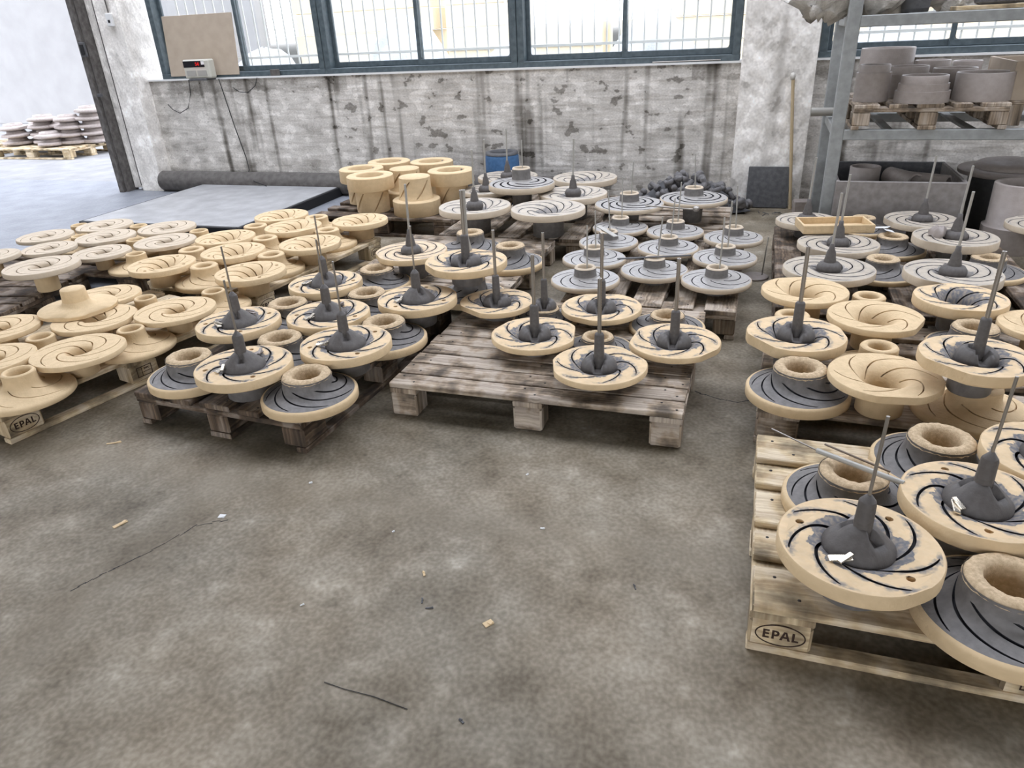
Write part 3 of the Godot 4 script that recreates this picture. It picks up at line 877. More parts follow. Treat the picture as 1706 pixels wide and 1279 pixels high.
# Disc raised on a foot, with a collar standing on it.
func collar_disc(t: Node3D, R: float, H: float, th: float, hub: float, up: float, n: int, sweep: float, f1: float, f2: float, w: float) -> void:
	var c := [Vector2(hub + 0.004, H + up * 0.28), Vector2(hub + 0.010, H + up * 0.14), Vector2(hub + 0.03, H + 0.006), Vector2(R * 0.7, H + 0.001), Vector2(R - 0.005, H)]
	var pts := smooth_profile(c, 4)
	var face := slotted(pts, n, sweep, f1, f2, w, 0.009, R)
	face.surface_set_material(0, M.coat_sheen); face.surface_set_material(1, M.graphite)
	part("slotted_face", face, null, t)
	part("disc", lathe([Vector3(R - 0.005, H, 0), Vector3(R, H - 0.004, 0), Vector3(R, H - th, 0), Vector3(R - 0.004, H - th - 0.003, 1), Vector3(0.07, H - th - 0.003, 1)], 64), M.tan_pale, t)
	part("foot", lathe([Vector3(0.085, H - th - 0.003, 0), Vector3(0.07, H - th - 0.012, 0), Vector3(0.064, 0.006, 0), Vector3(0.062, 0, 1), Vector3(0.03, 0, 1)], 32), M.coat, t)
	part("collar_rim", lathe([Vector3(hub - 0.020, H - 0.01, 0), Vector3(hub - 0.017, H + up - 0.006, 0), Vector3(hub - 0.013, H + up, 0), Vector3(hub - 0.004, H + up, 0), Vector3(hub + 0.001, H + up - 0.006, 0)], 32), M.tan_pale, t)
	part("collar", lathe([Vector3(hub + 0.001, H + up - 0.006, 0), Vector3(hub + 0.002, H + up * 0.5, 0), Vector3(hub + 0.0045, H + up * 0.27, 0)], 36), M.coat, t)
	part("collar_floor", lathe([Vector3(0, H - 0.01, 0), Vector3(hub - 0.02, H - 0.01, 0)], 24), M.coat, t)

func solid_hub(t: Node3D, R: float, H: float) -> void:
	part("disc", lathe([Vector3(0.066, 0.05, 0), Vector3(0.075, 0.034, 0), Vector3(0.10, 0.026, 0), Vector3(R - 0.004, 0.02, 0), Vector3(R, 0.016, 1), Vector3(R, 0.003, 0), Vector3(R - 0.003, 0, 1), Vector3(0, 0, 1)], 64, [[2.6, R * 0.94], [5.3, R * 0.93], [0.1, R * 0.95]]), M.tan, t)
	part("hub", lathe([Vector3(0, H, 0), Vector3(0.057, H, 0), Vector3(0.061, H - 0.004, 0), Vector3(0.066, 0.045, 0)], 40), M.tan, t)

func put_disc(style: String, x: float, z: float, top: float, foot: float, R: float, where: String) -> Node3D:
	var o: Node3D
	var called := "hub_disc" if style.begins_with("u") else ("collar_disc" if style in ["f", "g"] else "slotted_disc")
	if not protos.has(style):
		o = disc_proto(style); o.name = numbered(called); add_child(o, true)
		protos[style] = o
	else:
		o = protos[style].duplicate(); o.name = numbered(called); add_child(o, true)
	tag(o, DESC[style] + " " + where, "impeller", GROUP[style])
	o.position = Vector3(x, foot, z)
	o.rotation.y = rng.randf() * TAU
	o.scale = Vector3(R / SIZE[style][0], (top - foot) / SIZE[style][1], R / SIZE[style][0])
	return o

func eye(style: String, x: float, z: float, top: float, foot: float, R: float, plug: String, where: String) -> void:
	put_disc(style, x, z, top, foot, R, where)
	if plug: put_plug(plug, x, z, top, R, where)

func hub(style: String, x: float, z: float, top: float, foot: float, R: float, plug: String, where: String) -> void:
	put_disc(style, x, z, top, foot, R, where)
	if plug: put_plug(plug, x, z, top + 0.012, R, where)

func collar(style: String, x: float, z: float, top: float, foot: float, R: float, where: String) -> void:
	put_disc(style, x, z, top, foot, R, where)
	var up: float = 0.062 if style == "f" else 0.07
	var up_s := (top - foot) / float(SIZE[style][1])
	var lo := foot + (float(SIZE[style][1]) - 0.01) * up_s
	var tall := 0.06 * up_s + up + 0.14 + rng.randf() * 0.06
	var lean := Vector2(rng.randf_range(-1, 1), rng.randf_range(-1, 1)) * 0.02
	var m := tube([Vector3.ZERO, Vector3(lean.x, tall, lean.y)], 0.0038, 8)
	single("thin_rod", m, M.rod_pale, "thin upright rod, " + ("" if style == "f" else "on the ") + where, "rod", Vector3(x + 0.012, lo, z + 0.01), 0.0, "thin rods in collars")

const PLUG := {"cone": "dark grey cone plug", "dome": "domed plug with threaded tube", "bottle": "bottle-necked grey plug"}

func plug_proto(kind: String) -> Node3D:
	var t := Node3D.new()
	match kind:
		"cone":
			var st := begin()
			st.set_smooth_group(1)
			# a broad cone with two notches bitten out beside the stem
			var rad := [0.084, 0.083, 0.070, 0.055, 0.042, 0.030, 0.020]
			var hgt := [-0.022, -0.008, 0.006, 0.020, 0.033, 0.043, 0.047]
			for i in 6:
				for j in 40:
					var q := []
					for e in [[i, j], [i, (j + 1) % 40], [i + 1, (j + 1) % 40], [i + 1, j]]:
						var an: float = TAU * e[1] / 40.0
						var y: float = hgt[e[0]]
						if rad[e[0]] < 0.05 and (absf(wrapf(an - 1.2, -PI, PI)) < 0.36 or absf(wrapf(an - 3.9, -PI, PI)) < 0.3): y -= 0.024
						q.append(Vector3(cos(an) * rad[e[0]], y, sin(an) * rad[e[0]]))
					quad(st, q[0], q[1], q[2], q[3])
			part("cone", done(st), M.plug, t)
			part("stem", lathe([Vector3(0, 0.130, 0), Vector3(0.006, 0.130, 0), Vector3(0.019, 0.114, 1), Vector3(0.021, 0.108, 0), Vector3(0.023, 0.03, 0), Vector3(0.026, 0.012, 0)], 8), M.plug, t)
			part("rod", tube([Vector3(0, 0.12, 0), Vector3(0.002, 0.33, 0.004)], 0.0042), M.steel, t)
		"dome":
			var st := begin()
			st.set_smooth_group(1)
			var rad := [0.050, 0.064, 0.069, 0.066, 0.054, 0.036, 0.016, 0.001]
			var hgt := [-0.055, -0.035, -0.015, 0.004, 0.019, 0.027, 0.030, 0.030]
			for i in 7:
				for j in 44:
					var q := []
					for e in [[i, j], [i, (j + 1) % 44], [i + 1, (j + 1) % 44], [i + 1, j]]:
						var an: float = TAU * e[1] / 44.0
						var r: float = rad[e[0]]
						var y: float = hgt[e[0]]
						if r * cos(an - 1.5) > -0.012 and absf(r * sin(an - 1.5)) < 0.018: y = minf(y, -0.012)
						q.append(Vector3(cos(an) * r, y, sin(an) * r))
					quad(st, q[0], q[1], q[2], q[3])
			part("dome", done(st), M.plug, t)
			part("stem", lathe([Vector3(0.008, 0.126, 0), Vector3(0.015, 0.124, 0), Vector3(0.018, 0.118, 0), Vector3(0.020, 0.02, 0), Vector3(0.023, -0.02, 0)], 10), M.plug, t)
			var th := [Vector3(0.0035, 0.335, 0), Vector3(0.0075, 0.335, 1)]
			for k in 44: th.append(Vector3(0.0082 if k % 2 else 0.0072, 0.33 - k * 0.005, 0))
			part("threaded_tube", lathe(th, 12), M.steel, t)
		"bottle":
			part("base", lathe([Vector3(0.022, 0.032, 0), Vector3(0.045, 0.026, 0), Vector3(0.056, 0.010, 0), Vector3(0.058, -0.004, 0), Vector3(0.050, -0.03, 0)], 28), M.plug, t)
			part("neck", lathe([Vector3(0.003, 0.12, 0), Vector3(0.011, 0.118, 0), Vector3(0.013, 0.095, 0), Vector3(0.021, 0.078, 0), Vector3(0.025, 0.05, 0), Vector3(0.030, 0.028, 0)], 20), M.plug, t)
			part("rod", tube([Vector3(0, 0.11, 0), Vector3(0.006, 0.36, 0.0)], 0.0062), M.rod_pale, t)
	return t

func put_plug(kind: String, x: float, z: float, top: float, R: float, where: String) -> void:
	var o: Node3D
	if not protos.has(kind):
		o = plug_proto(kind); protos[kind] = o
	else:
		o = protos[kind].duplicate()
	o.name = numbered("core_plug"); add_child(o, true)
	tag(o, PLUG[kind] + " " + where, "plug", {"cone": "cone plugs", "dome": "domed plugs", "bottle": "bottle-necked plugs"}[kind])
	o.position = Vector3(x, top + {"cone": 0.004, "dome": 0.0, "bottle": 0.0}[kind], z)
	var s: float = {"cone": R / 0.187, "dome": R / 0.183, "bottle": 1.0}[kind]
	o.scale = Vector3(s, 1.0, s)
	o.rotation.y = rng.randf_range(-0.4, 0.4) + (0.0 if kind != "cone" else 0.3)
	if kind == "cone":
		var an := rng.randf_range(1.9, 2.5)
		for e in 2:
			if e == 1 and rng.randf() < 0.4: continue
			an += 2.6 * e
			var st := begin()
			add_box(st, Vector3(0.052, 0.006, 0.017), Vector3.ZERO, 0.002, Basis(Vector3.RIGHT, 0.25))
			add_box(st, Vector3(0.040, 0.005, 0.012), Vector3(0.008, 0.006, 0.006), 0.002, Basis(Vector3.UP, 0.5) * Basis(Vector3.BACK, 0.2))
			single("metal_clip", done(st), M.foil if e == 0 else M.clay, ("shiny metal clip" if e == 0 else "dull grey clip") + " " + where, "clip", Vector3(x + cos(an) * 0.092 * s, top + 0.006, z + sin(an) * 0.092 * s), rng.randf() * 3.0, "clips beside the cone plugs")


func build_discs() -> void:
	eye("b", -1.784, -2.026, 0.270, 0.144, 0.181, "cone", "at the front of the low dark pallet")
	eye("b", -1.501, -2.302, 0.270, 0.144, 0.184, "cone", "at the right edge of the low dark pallet")
	eye("b", -2.102, -2.416, 0.270, 0.144, 0.181, "cone", "at the left edge of the low dark pallet")
	eye("b", -1.747, -2.581, 0.270, 0.144, 0.183, "cone", "in the middle of the low dark pallet")
	eye("b", -2.000, -2.976, 0.270, 0.144, 0.183, "cone", "at the back of the low dark pallet")
	eye("b", -1.436, -2.850, 0.270, 0.144, 0.184, "cone", "at the back right corner of the low dark pallet")
	hub("ub", -1.516, -2.032, 0.255, 0.144, 0.180, "", "at the front right corner of the low dark pallet")
	hub("ub", -2.090, -2.076, 0.255, 0.144, 0.173, "", "at the front left corner of the low dark pallet")
	hub("ub", -1.830, -2.324, 0.255, 0.144, 0.179, "", "in the centre gap of the low dark pallet")
	hub("ub", -1.477, -2.582, 0.255, 0.144, 0.183, "", "overhanging the right side of the low dark pallet")
	hub("ub", -2.050, -2.711, 0.255, 0.144, 0.179, "", "at the left back of the low dark pallet")
	hub("ub", -1.738, -2.915, 0.255, 0.144, 0.178, "", "between the two back plugs of the low dark pallet")
	hub("ub", -1.873, -3.277, 0.255, 0.144, 0.178, "", "furthest back on the low dark pallet")
	eye("c", -0.488, -2.409, 0.225, 0.144, 0.181, "dome", "nearest the camera on the half-empty pallet")
	eye("c", -0.810, -2.650, 0.225, 0.144, 0.183, "dome", "left of the front one on the half-empty pallet")
	eye("c", -0.242, -2.692, 0.225, 0.144, 0.182, "dome", "at the right edge of the half-empty pallet")
	eye("c", -0.602, -3.011, 0.225, 0.144, 0.181, "dome", "behind the small hub on the half-empty pallet")
	eye("c", -1.096, -2.992, 0.225, 0.144, 0.175, "dome", "at the left back corner of the half-empty pallet")
	hub("uc", -0.858, -2.973, 0.215, 0.144, 0.150, "dome", "hidden low at the back of the half-empty pallet")
	hub("uc", -0.553, -2.698, 0.215, 0.144, 0.149, "", "in the middle of the half-empty pallet")
	hub("uc", -0.305, -2.996, 0.215, 0.144, 0.166, "", "at the right back of the half-empty pallet")
	eye("y", -1.769, -3.500, 0.290, 0.144, 0.199, "bottle", "at the left of the weathered pallet in the middle")
	eye("c", -1.294, -3.131, 0.370, 0.255, 0.200, "dome", "stacked on a grey hub on the weathered pallet")
	hub("ue", -1.615, -4.006, 0.270, 0.144, 0.190, "", "at the back of the weathered pallet")
	hub("ue", -1.279, -3.764, 0.270, 0.144, 0.190, "", "at the right edge of the weathered pallet")
	hub("ue", -1.315, -3.210, 0.255, 0.144, 0.180, "", "under the stacked disc on the weathered pallet")
	eye("b", 0.310, -1.471, 0.280, 0.144, 0.177, "cone", "nearest the camera on the front right pallet")
	eye("b", 0.598, -1.707, 0.290, 0.144, 0.172, "cone", "in the middle of the front right pallet")
	eye("b", 0.835, -1.979, 0.290, 0.144, 0.172, "cone", "cut by the right frame edge on the front right pallet")
	hub("ub", 0.332, -1.807, 0.264, 0.144, 0.173, "", "under the metal bar on the front right pallet")
	hub("ub", 0.586, -2.049, 0.264, 0.144, 0.176, "", "crumbliest, at the back of the front right pallet")
	hub("ub", 0.613, -1.445, 0.264, 0.144, 0.184, "", "at the bottom right corner of the picture")
	eye("w", 0.258, -3.242, 0.280, 0.144, 0.182, "", "at the left back of the middle right pallet")
	eye("w", 0.511, -2.973, 0.280, 0.144, 0.178, "", "in the centre of the middle right pallet")
	eye("w", 0.478, -2.413, 0.280, 0.144, 0.177, "", "overhanging the front of the middle right pallet")
	eye("c", 0.209, -2.727, 0.280, 0.144, 0.182, "dome", "at the left edge of the middle right pallet")
	eye("c", 0.723, -2.402, 0.380, 0.255, 0.166, "dome", "stacked high at the right of the middle right pallet")
	eye("c", 0.860, -3.233, 0.290, 0.144, 0.176, "", "unplugged, at the right back of the middle right pallet")
	hub("ub", 0.219, -2.458, 0.264, 0.144, 0.177, "", "at the front left corner of the middle right pallet")
	hub("ut", 0.526, -3.283, 0.255, 0.144, 0.154, "", "at the back of the middle right pallet")
	hub("ut", 0.205, -2.993, 0.255, 0.144, 0.159, "", "behind the plugged disc on the middle right pallet")
	hub("ut", 0.502, -2.722, 0.255, 0.144, 0.153, "", "between the two plain discs on the middle right pallet")
	hub("ub", 0.865, -2.970, 0.264, 0.144, 0.162, "", "behind the stacked disc on the middle right pallet")
	hub("ut", 0.761, -2.452, 0.255, 0.144, 0.180, "", "under the stacked disc on the middle right pallet")
	eye("w", 1.110, -3.015, 0.270, 0.144, 0.163, "", "cut by the right frame edge on the middle right pallet")
	eye("x", 0.324, -4.650, 0.250, 0.144, 0.177, "bottle", "at the left back corner of the far right pallet")
	eye("x", 0.463, -4.141, 0.250, 0.144, 0.207, "bottle", "under the wooden tray on the far right pallet")
	eye("x", 0.388, -3.680, 0.250, 0.144, 0.212, "bottle", "at the left front of the far right pallet")
	eye("x", 0.962, -4.731, 0.250, 0.144, 0.203, "bottle", "in front of the grey wooden bin")
	eye("x", 1.036, -4.245, 0.280, 0.144, 0.203, "bottle", "second from the front right of the far right pallet")
	eye("x", 0.905, -3.612, 0.280, 0.144, 0.204, "bottle", "at the right front of the far right pallet")
	hub("ue", 0.656, -4.786, 0.240, 0.144, 0.154, "", "at the back of the far right pallet")
	hub("ue", 0.762, -4.367, 0.240, 0.144, 0.180, "", "in the middle of the far right pallet")
	hub("ue", 0.660, -3.923, 0.240, 0.144, 0.180, "", "at the front of the far right pallet")
	hub("ue", 1.152, -4.026, 0.240, 0.144, 0.180, "", "between the two right-hand discs of the far right pallet")
	eye("x", 1.571, -4.705, 0.250, 0.144, 0.189, "", "cut by the right frame edge beside the round bin")
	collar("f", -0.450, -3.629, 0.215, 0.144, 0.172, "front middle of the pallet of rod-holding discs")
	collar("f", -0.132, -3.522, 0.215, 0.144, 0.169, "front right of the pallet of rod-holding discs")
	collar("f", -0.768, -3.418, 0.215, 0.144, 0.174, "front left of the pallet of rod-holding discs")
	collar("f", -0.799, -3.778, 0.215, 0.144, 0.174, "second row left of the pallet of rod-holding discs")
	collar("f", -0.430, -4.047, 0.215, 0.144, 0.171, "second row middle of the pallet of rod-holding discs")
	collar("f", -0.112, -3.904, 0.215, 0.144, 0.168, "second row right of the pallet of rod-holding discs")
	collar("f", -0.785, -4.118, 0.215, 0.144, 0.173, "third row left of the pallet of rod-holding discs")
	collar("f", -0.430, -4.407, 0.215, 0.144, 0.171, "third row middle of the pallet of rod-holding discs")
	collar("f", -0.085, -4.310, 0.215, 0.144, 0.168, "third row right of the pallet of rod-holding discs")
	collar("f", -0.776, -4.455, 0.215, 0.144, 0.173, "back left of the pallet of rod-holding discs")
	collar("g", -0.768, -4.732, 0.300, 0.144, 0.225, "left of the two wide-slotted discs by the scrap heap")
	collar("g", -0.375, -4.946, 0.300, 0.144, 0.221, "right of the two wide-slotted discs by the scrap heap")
	eye("h", -1.754, -4.469, 0.320, 0.144, 0.240, "bottle", "at the front left of the back wall pallet")
	eye("h", -1.247, -4.461, 0.320, 0.144, 0.240, "", "without a plug at the front of the back wall pallet")
	eye("h", -1.193, -4.927, 0.320, 0.144, 0.237, "bottle", "at the right of the back wall pallet")
	eye("h", -1.235, -5.487, 0.320, 0.144, 0.244, "", "furthest back right on the back wall pallet")
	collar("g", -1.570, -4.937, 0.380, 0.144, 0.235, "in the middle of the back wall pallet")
	eye("h", -1.895, -5.596, 0.300, 0.144, 0.240, "bottle", "in front of the blue barrel")
	eye("h", -1.928, -5.172, 0.280, 0.144, 0.190, "bottle", "partly covered at the left of the back wall pallet")
	eye("p", -2.616, -2.032, 0.250, 0.144, 0.182, "", "over the front edge of the front left pallet")
	eye("p", -2.862, -2.356, 0.250, 0.144, 0.183, "", "in the middle of the front left pallet")
	eye("p", -2.548, -2.529, 0.250, 0.144, 0.183, "", "at the right end of the front left pallet")
	eye("p", -3.077, -2.629, 0.250, 0.144, 0.171, "", "half covered at the back of the front left pallet")
	put_disc("q", -3.028, -2.426, 0.360, 0.252, 0.172, "lying on top of the front left pallet load")
	eye("p", -3.222, -2.160, 0.250, 0.144, 0.172, "", "cut by the left frame edge on the front left pallet")
	eye("p", -2.917, -1.880, 0.250, 0.144, 0.163, "", "cut by the left frame edge at the front left corner")
	hub("ud", -2.675, -1.798, 0.255, 0.144, 0.180, "", "at the front corner above the oval stamp")
	hub("ud", -2.939, -2.127, 0.245, 0.144, 0.171, "", "left of the middle of the front left pallet")
	hub("ud", -2.593, -2.292, 0.245, 0.144, 0.173, "", "beside the front row of the front left pallet")
	hub("ud", -2.848, -2.655, 0.245, 0.144, 0.155, "", "at the back of the front left pallet")
	hub("ud", -2.561, -2.814, 0.245, 0.144, 0.170, "", "at the far right end of the front left pallet")
	eye("t", -2.485, -4.214, 0.265, 0.144, 0.185, "", "at the far right corner of the clean tan pallet load")
	eye("t", -2.513, -3.648, 0.265, 0.144, 0.185, "", "at the right edge of the clean tan pallet load")
	eye("t", -2.525, -3.080, 0.265, 0.144, 0.185, "", "at the front right corner of the clean tan pallet load")
	eye("t", -2.861, -3.998, 0.265, 0.144, 0.184, "", "in the back middle of the clean tan pallet load")
	eye("t", -3.134, -4.267, 0.265, 0.144, 0.184, "", "at the back left of the clean tan pallet load")
	eye("t", -3.153, -3.682, 0.265, 0.144, 0.183, "", "at the left edge of the clean tan pallet load")
	eye("t", -2.890, -3.413, 0.265, 0.144, 0.184, "", "in the middle of the clean tan pallet load")
	eye("t", -3.146, -3.114, 0.265, 0.144, 0.182, "", "at the front left corner of the clean tan pallet load")
	hub("ut", -2.872, -4.294, 0.255, 0.144, 0.181, "", "between the furthest back discs of the clean tan pallet load")
	hub("ut", -3.171, -4.014, 0.255, 0.144, 0.177, "", "at the back left of the clean tan pallet load")
	hub("ut", -2.906, -3.745, 0.255, 0.144, 0.178, "", "in the back middle of the clean tan pallet load")
	hub("ut", -2.599, -3.981, 0.255, 0.144, 0.181, "", "near the far right corner of the clean tan pallet load")
	hub("ut", -2.634, -3.420, 0.255, 0.144, 0.178, "", "at the right edge of the clean tan pallet load")
	hub("ut", -3.212, -3.433, 0.255, 0.144, 0.173, "", "at the left edge of the clean tan pallet load")
	hub("ut", -2.895, -3.157, 0.255, 0.144, 0.174, "", "at the front of the clean tan pallet load")
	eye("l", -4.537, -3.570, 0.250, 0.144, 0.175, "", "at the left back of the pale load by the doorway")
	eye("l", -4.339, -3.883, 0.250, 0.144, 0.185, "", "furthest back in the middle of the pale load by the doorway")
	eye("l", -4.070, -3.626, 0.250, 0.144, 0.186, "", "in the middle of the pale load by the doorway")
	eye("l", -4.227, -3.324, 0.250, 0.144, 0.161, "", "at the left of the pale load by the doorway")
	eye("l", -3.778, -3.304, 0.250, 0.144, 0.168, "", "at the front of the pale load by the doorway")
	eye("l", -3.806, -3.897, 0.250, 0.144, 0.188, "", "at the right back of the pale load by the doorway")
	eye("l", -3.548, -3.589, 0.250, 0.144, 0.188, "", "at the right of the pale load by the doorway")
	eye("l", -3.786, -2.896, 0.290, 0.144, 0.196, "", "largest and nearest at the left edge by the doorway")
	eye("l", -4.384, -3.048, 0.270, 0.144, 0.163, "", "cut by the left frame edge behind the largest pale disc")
	hub("ud", -4.595, -3.901, 0.240, 0.144, 0.171, "", "at the back left of the pale load by the doorway")
	hub("ud", -4.314, -3.641, 0.240, 0.144, 0.171, "", "in the middle left of the pale load by the doorway")
	hub("ud", -3.825, -3.624, 0.240, 0.144, 0.173, "", "in the middle right of the pale load by the doorway")
	hub("ud", -4.104, -3.948, 0.240, 0.144, 0.174, "", "at the back right of the pale load by the doorway")
	hub("ud", -3.553, -3.337, 0.240, 0.144, 0.173, "", "at the front of the pale load by the doorway")
	hub("ud", -3.536, -3.887, 0.240, 0.144, 0.178, "", "at the far right of the pale load by the doorway")

# ---------------------------------------------------------------- storage rack on the right
func build_rack() -> void:
	var r := thing("storage_rack", "grey steel storage rack in front of the right windows", "rack", Vector3(1.55, 0, -5.5))
	var post := box(Vector3(0.075, 2.6, 0.07), 0.005)
	for x in [-1.09, 1.3]:
		for z in [0.41, -0.41]:
			part("post", post, M.rack, r, Vector3(x, 1.3, z))
	for y in [0.678, 1.307]:
		for z in [0.425, -0.425]:
			part("beam", box(Vector3(2.32, 0.062, 0.045), 0.004), M.rack, r, Vector3(0.105, y, z))
		for x in [-1.09, 1.3]:
			part("side_rail", box(Vector3(0.04, 0.06, 0.75), 0.004), M.rack, r, Vector3(x, y, 0))
		for k in 5:
			part("cross_bar", box(Vector3(0.05, 0.02, 0.80), 0.003), M.rack, r, Vector3(-0.8 + k * 0.45, y + 0.02, 0))
	# on the lower shelf
	make_pallet("small greyish pallet carrying clay-coloured rings on the rack shelf", 0.945, -5.45, 0.83, 0.82, 0.0, "deep", M.wood_grey, 31, 0.709)
	var y0 := 0.853
	clay(0.64, -5.28, y0, [[0.10, 0.0], [0.10, 0.165], [0.088, 0.165], [0.088, 0.21]], "tall stepped clay-coloured pipe at the left, by the rack post")
	clay(0.86, -5.47, y0, [[0.125, 0.0], [0.125, 0.14], [0.115, 0.14], [0.115, 0.185]], "clay-coloured ring with a flush collar behind the stepped stack")
	clay(0.91, -5.18, y0, [[0.15, 0.0], [0.15, 0.065], [0.138, 0.065], [0.138, 0.105], [0.128, 0.105], [0.128, 0.15]], "three-stepped clay-coloured ring at the front of the rack shelf")
	clay(1.24, -5.24, y0, [[0.155, 0.0], [0.153, 0.155]], "wide smooth clay-coloured ring at the right of the shelf pallet")
	clay(0.765, -5.79, y0, [[0.165, 0.0], [0.165, 0.28]], "tallest clay-coloured pipe at the back of the shelf pallet")
	clay(1.035, -5.735, y0, [[0.105, 0.0], [0.105, 0.20]], "clay-coloured ring in the back middle of the shelf pallet")
	clay(1.24, -5.74, y0, [[0.085, 0.0], [0.085, 0.19]], "narrow clay-coloured ring at the back right of the shelf pallet")
	clay(1.13, -5.51, y0, [[0.125, 0.0], [0.125, 0.165]], "clay-coloured ring behind the wide smooth one")
	var cr := thing("wooden_crate", "open plywood crate of rings at the right end of the rack shelf", "crate", Vector3(1.80, 0.709, -5.48))
	part("pallet_foot", box(Vector3(0.86, 0.02, 0.60), 0.003), M.wood_grey, cr, Vector3(0, 0.13, 0))
	for x in [-0.38, 0.0, 0.38]: part("runner", box(Vector3(0.08, 0.118, 0.60), 0.004), M.wood_grey, cr, Vector3(x, 0.06, 0))
	part("front_panel", box(Vector3(0.86, 0.21, 0.015), 0.002), M.board, cr, Vector3(0, 0.247, 0.29))
	part("back_panel", box(Vector3(0.86, 0.21, 0.015), 0.002), M.board, cr, Vector3(0, 0.247, -0.29))
	part("side_panel", box(Vector3(0.015, 0.21, 0.565), 0.002), M.board, cr, Vector3(-0.42, 0.247, 0))
	part("side_panel", box(Vector3(0.015, 0.21, 0.565), 0.002), M.board, cr, Vector3(0.42, 0.247, 0))
	for q in [[1.56, -5.42, "nearest"], [1.73, -5.62, "behind the nearest"]]:
		clay(q[0], q[1], 0.851, [[0.08, 0.0], [0.08, 0.23]], "clay-coloured ring standing in the plywood crate, " + q[2])
	var tb := single("grey_tube", lathe([Vector3(0.02, 0.15, 0), Vector3(0.028, 0.15, 1), Vector3(0.028, -0.15, 1), Vector3(0.02, -0.15, 1), Vector3(0.02, 0.15, 1)], 20), M.rod_pale, "pale tube lying on the shelf edge behind the rack post", "tube", Vector3(0.475, 0.748, -5.66))
	tb.rotation.z = PI / 2
	# sacks, planks and a bucket on the top shelf
	var sacks := [[0.30, -5.25, 0.20, 0.11, "half-torn pale sack hanging over the left end of the top shelf"], [0.62, -5.30, 0.20, 0.10, "crumpled grey sack right of the rack post on the top shelf"], [1.08, -5.38, 0.24, 0.07, "flat pale sack in the middle of the top shelf"]]
	for s in sacks:
		var prof := []
		for k in 10:
			var a := PI * k / 9.0
			prof.append(Vector3(maxf(0.001, sin(a) * s[2] * (1.0 + 0.1 * sin(a * 5.0))), s[3] * cos(a), 0))
		var sk := single("sack", lathe(prof, 26, [[0.0, s[2] * 0.8], [2.0, s[2] * 0.85], [3.3, s[2] * 0.7]], 0.09), M.sack, s[4], "sack", Vector3(s[0], 1.338 + s[3] * 0.92, s[1]))
		sk.rotation = Vector3(0.1, rng.randf() * 3.0, 0.12)
	single("bucket", lathe([Vector3(0.075, 0.02, 0), Vector3(0.088, 0.19, 0), Vector3(0.094, 0.20, 0), Vector3(0.090, 0.18, 1), Vector3(0.072, 0.004, 0), Vector3(0.068, 0, 1), Vector3(0, 0, 1)], 28), M.iron, "dark grey bucket between the sacks on the top shelf", "bucket", Vector3(0.79, 1.340, -5.2))
	single("plank", box(Vector3(0.85, 0.022, 0.14), 0.003), M.wood_pale, "pale plank lying along the front of the top shelf", "plank", Vector3(1.40, 1.350, -5.15), 0.04)
	single("tool_case", box(Vector3(0.26, 0.07, 0.16), 0.012), M.iron, "dark flat case on the pale plank on the top shelf", "case", Vector3(1.22, 1.398, -5.19), 0.06)
	# grey bin with pipes under the shelf
	var b := thing("wooden_bin", "big grey wooden bin of pipes under the rack shelf", "bin", Vector3(0.865, 0, -5.30))
	part("front_panel", box(Vector3(0.74, 0.40, 0.022), 0.004), M.bin, b, Vector3(0, 0.205, 0.27))
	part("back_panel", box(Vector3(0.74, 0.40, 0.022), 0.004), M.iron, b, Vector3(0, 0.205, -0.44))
	part("side_panel", box(Vector3(0.022, 0.40, 0.69), 0.004), M.bin, b, Vector3(-0.36, 0.205, -0.085))
	part("side_panel", box(Vector3(0.022, 0.40, 0.69), 0.004), M.bin, b, Vector3(0.36, 0.205, -0.085))
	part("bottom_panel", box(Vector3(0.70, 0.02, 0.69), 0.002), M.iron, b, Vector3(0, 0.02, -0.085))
	clay(0.70, -5.42, 0.03, [[0.095, 0.0], [0.095, 0.40]], "upright grey pipe standing inside the wooden bin")
	for k in 2:
		var p := single("pipe_length", lathe([Vector3(0.045, 0.13, 0), Vector3(0.058, 0.13, 1), Vector3(0.058, -0.13, 1), Vector3(0.045, -0.13, 1), Vector3(0.045, 0.13, 1)], 28), M.clay, "grey pipe lying in the wooden bin, " + ["left one showing its open end", "right one, longest"][k], "pipe", Vector3([0.92, 1.05][k], [0.36, 0.355][k], [-5.35, -5.28][k]), [0.5, 1.05][k], "pipes lying in the bin")
		p.rotation.x = PI / 2
		p.rotation_order = EULER_ORDER_YXZ
	single("scrap_bed", box(Vector3(0.48, 0.27, 0.5), 0.02), M.iron, "dark bed of scrap filling the wooden bin under its pipes", "scrap", Vector3(0.965, 0.165, -5.36))
	# round castings right of the bin
	var rc := thing("round_casting", "large dark round casting with a flanged domed lid right of the bin", "casting", Vector3(1.60, 0, -5.62))
	part("drum", lathe([Vector3(0.24, 0.36, 0), Vector3(0.235, 0.34, 0), Vector3(0.20, 0.004, 0), Vector3(0.195, 0, 1), Vector3(0, 0, 1)], 48), M.iron, rc)
	part("flange", lathe([Vector3(0.2, 0.395, 0), Vector3(0.30, 0.392, 0), Vector3(0.305, 0.385, 1), Vector3(0.305, 0.365, 0), Vector3(0.30, 0.36, 1), Vector3(0.22, 0.36, 1)], 56), M.clay, rc)
	part("dome", lathe([Vector3(0, 0.455, 0), Vector3(0.10, 0.45, 0), Vector3(0.18, 0.435, 0), Vector3(0.215, 0.415, 0), Vector3(0.22, 0.395, 0)], 48), M.clay, rc)
	var rp := thing("round_casting", "grey round pot with an open rim at the right edge under the shelf", "casting", Vector3(1.53, 0, -5.06))
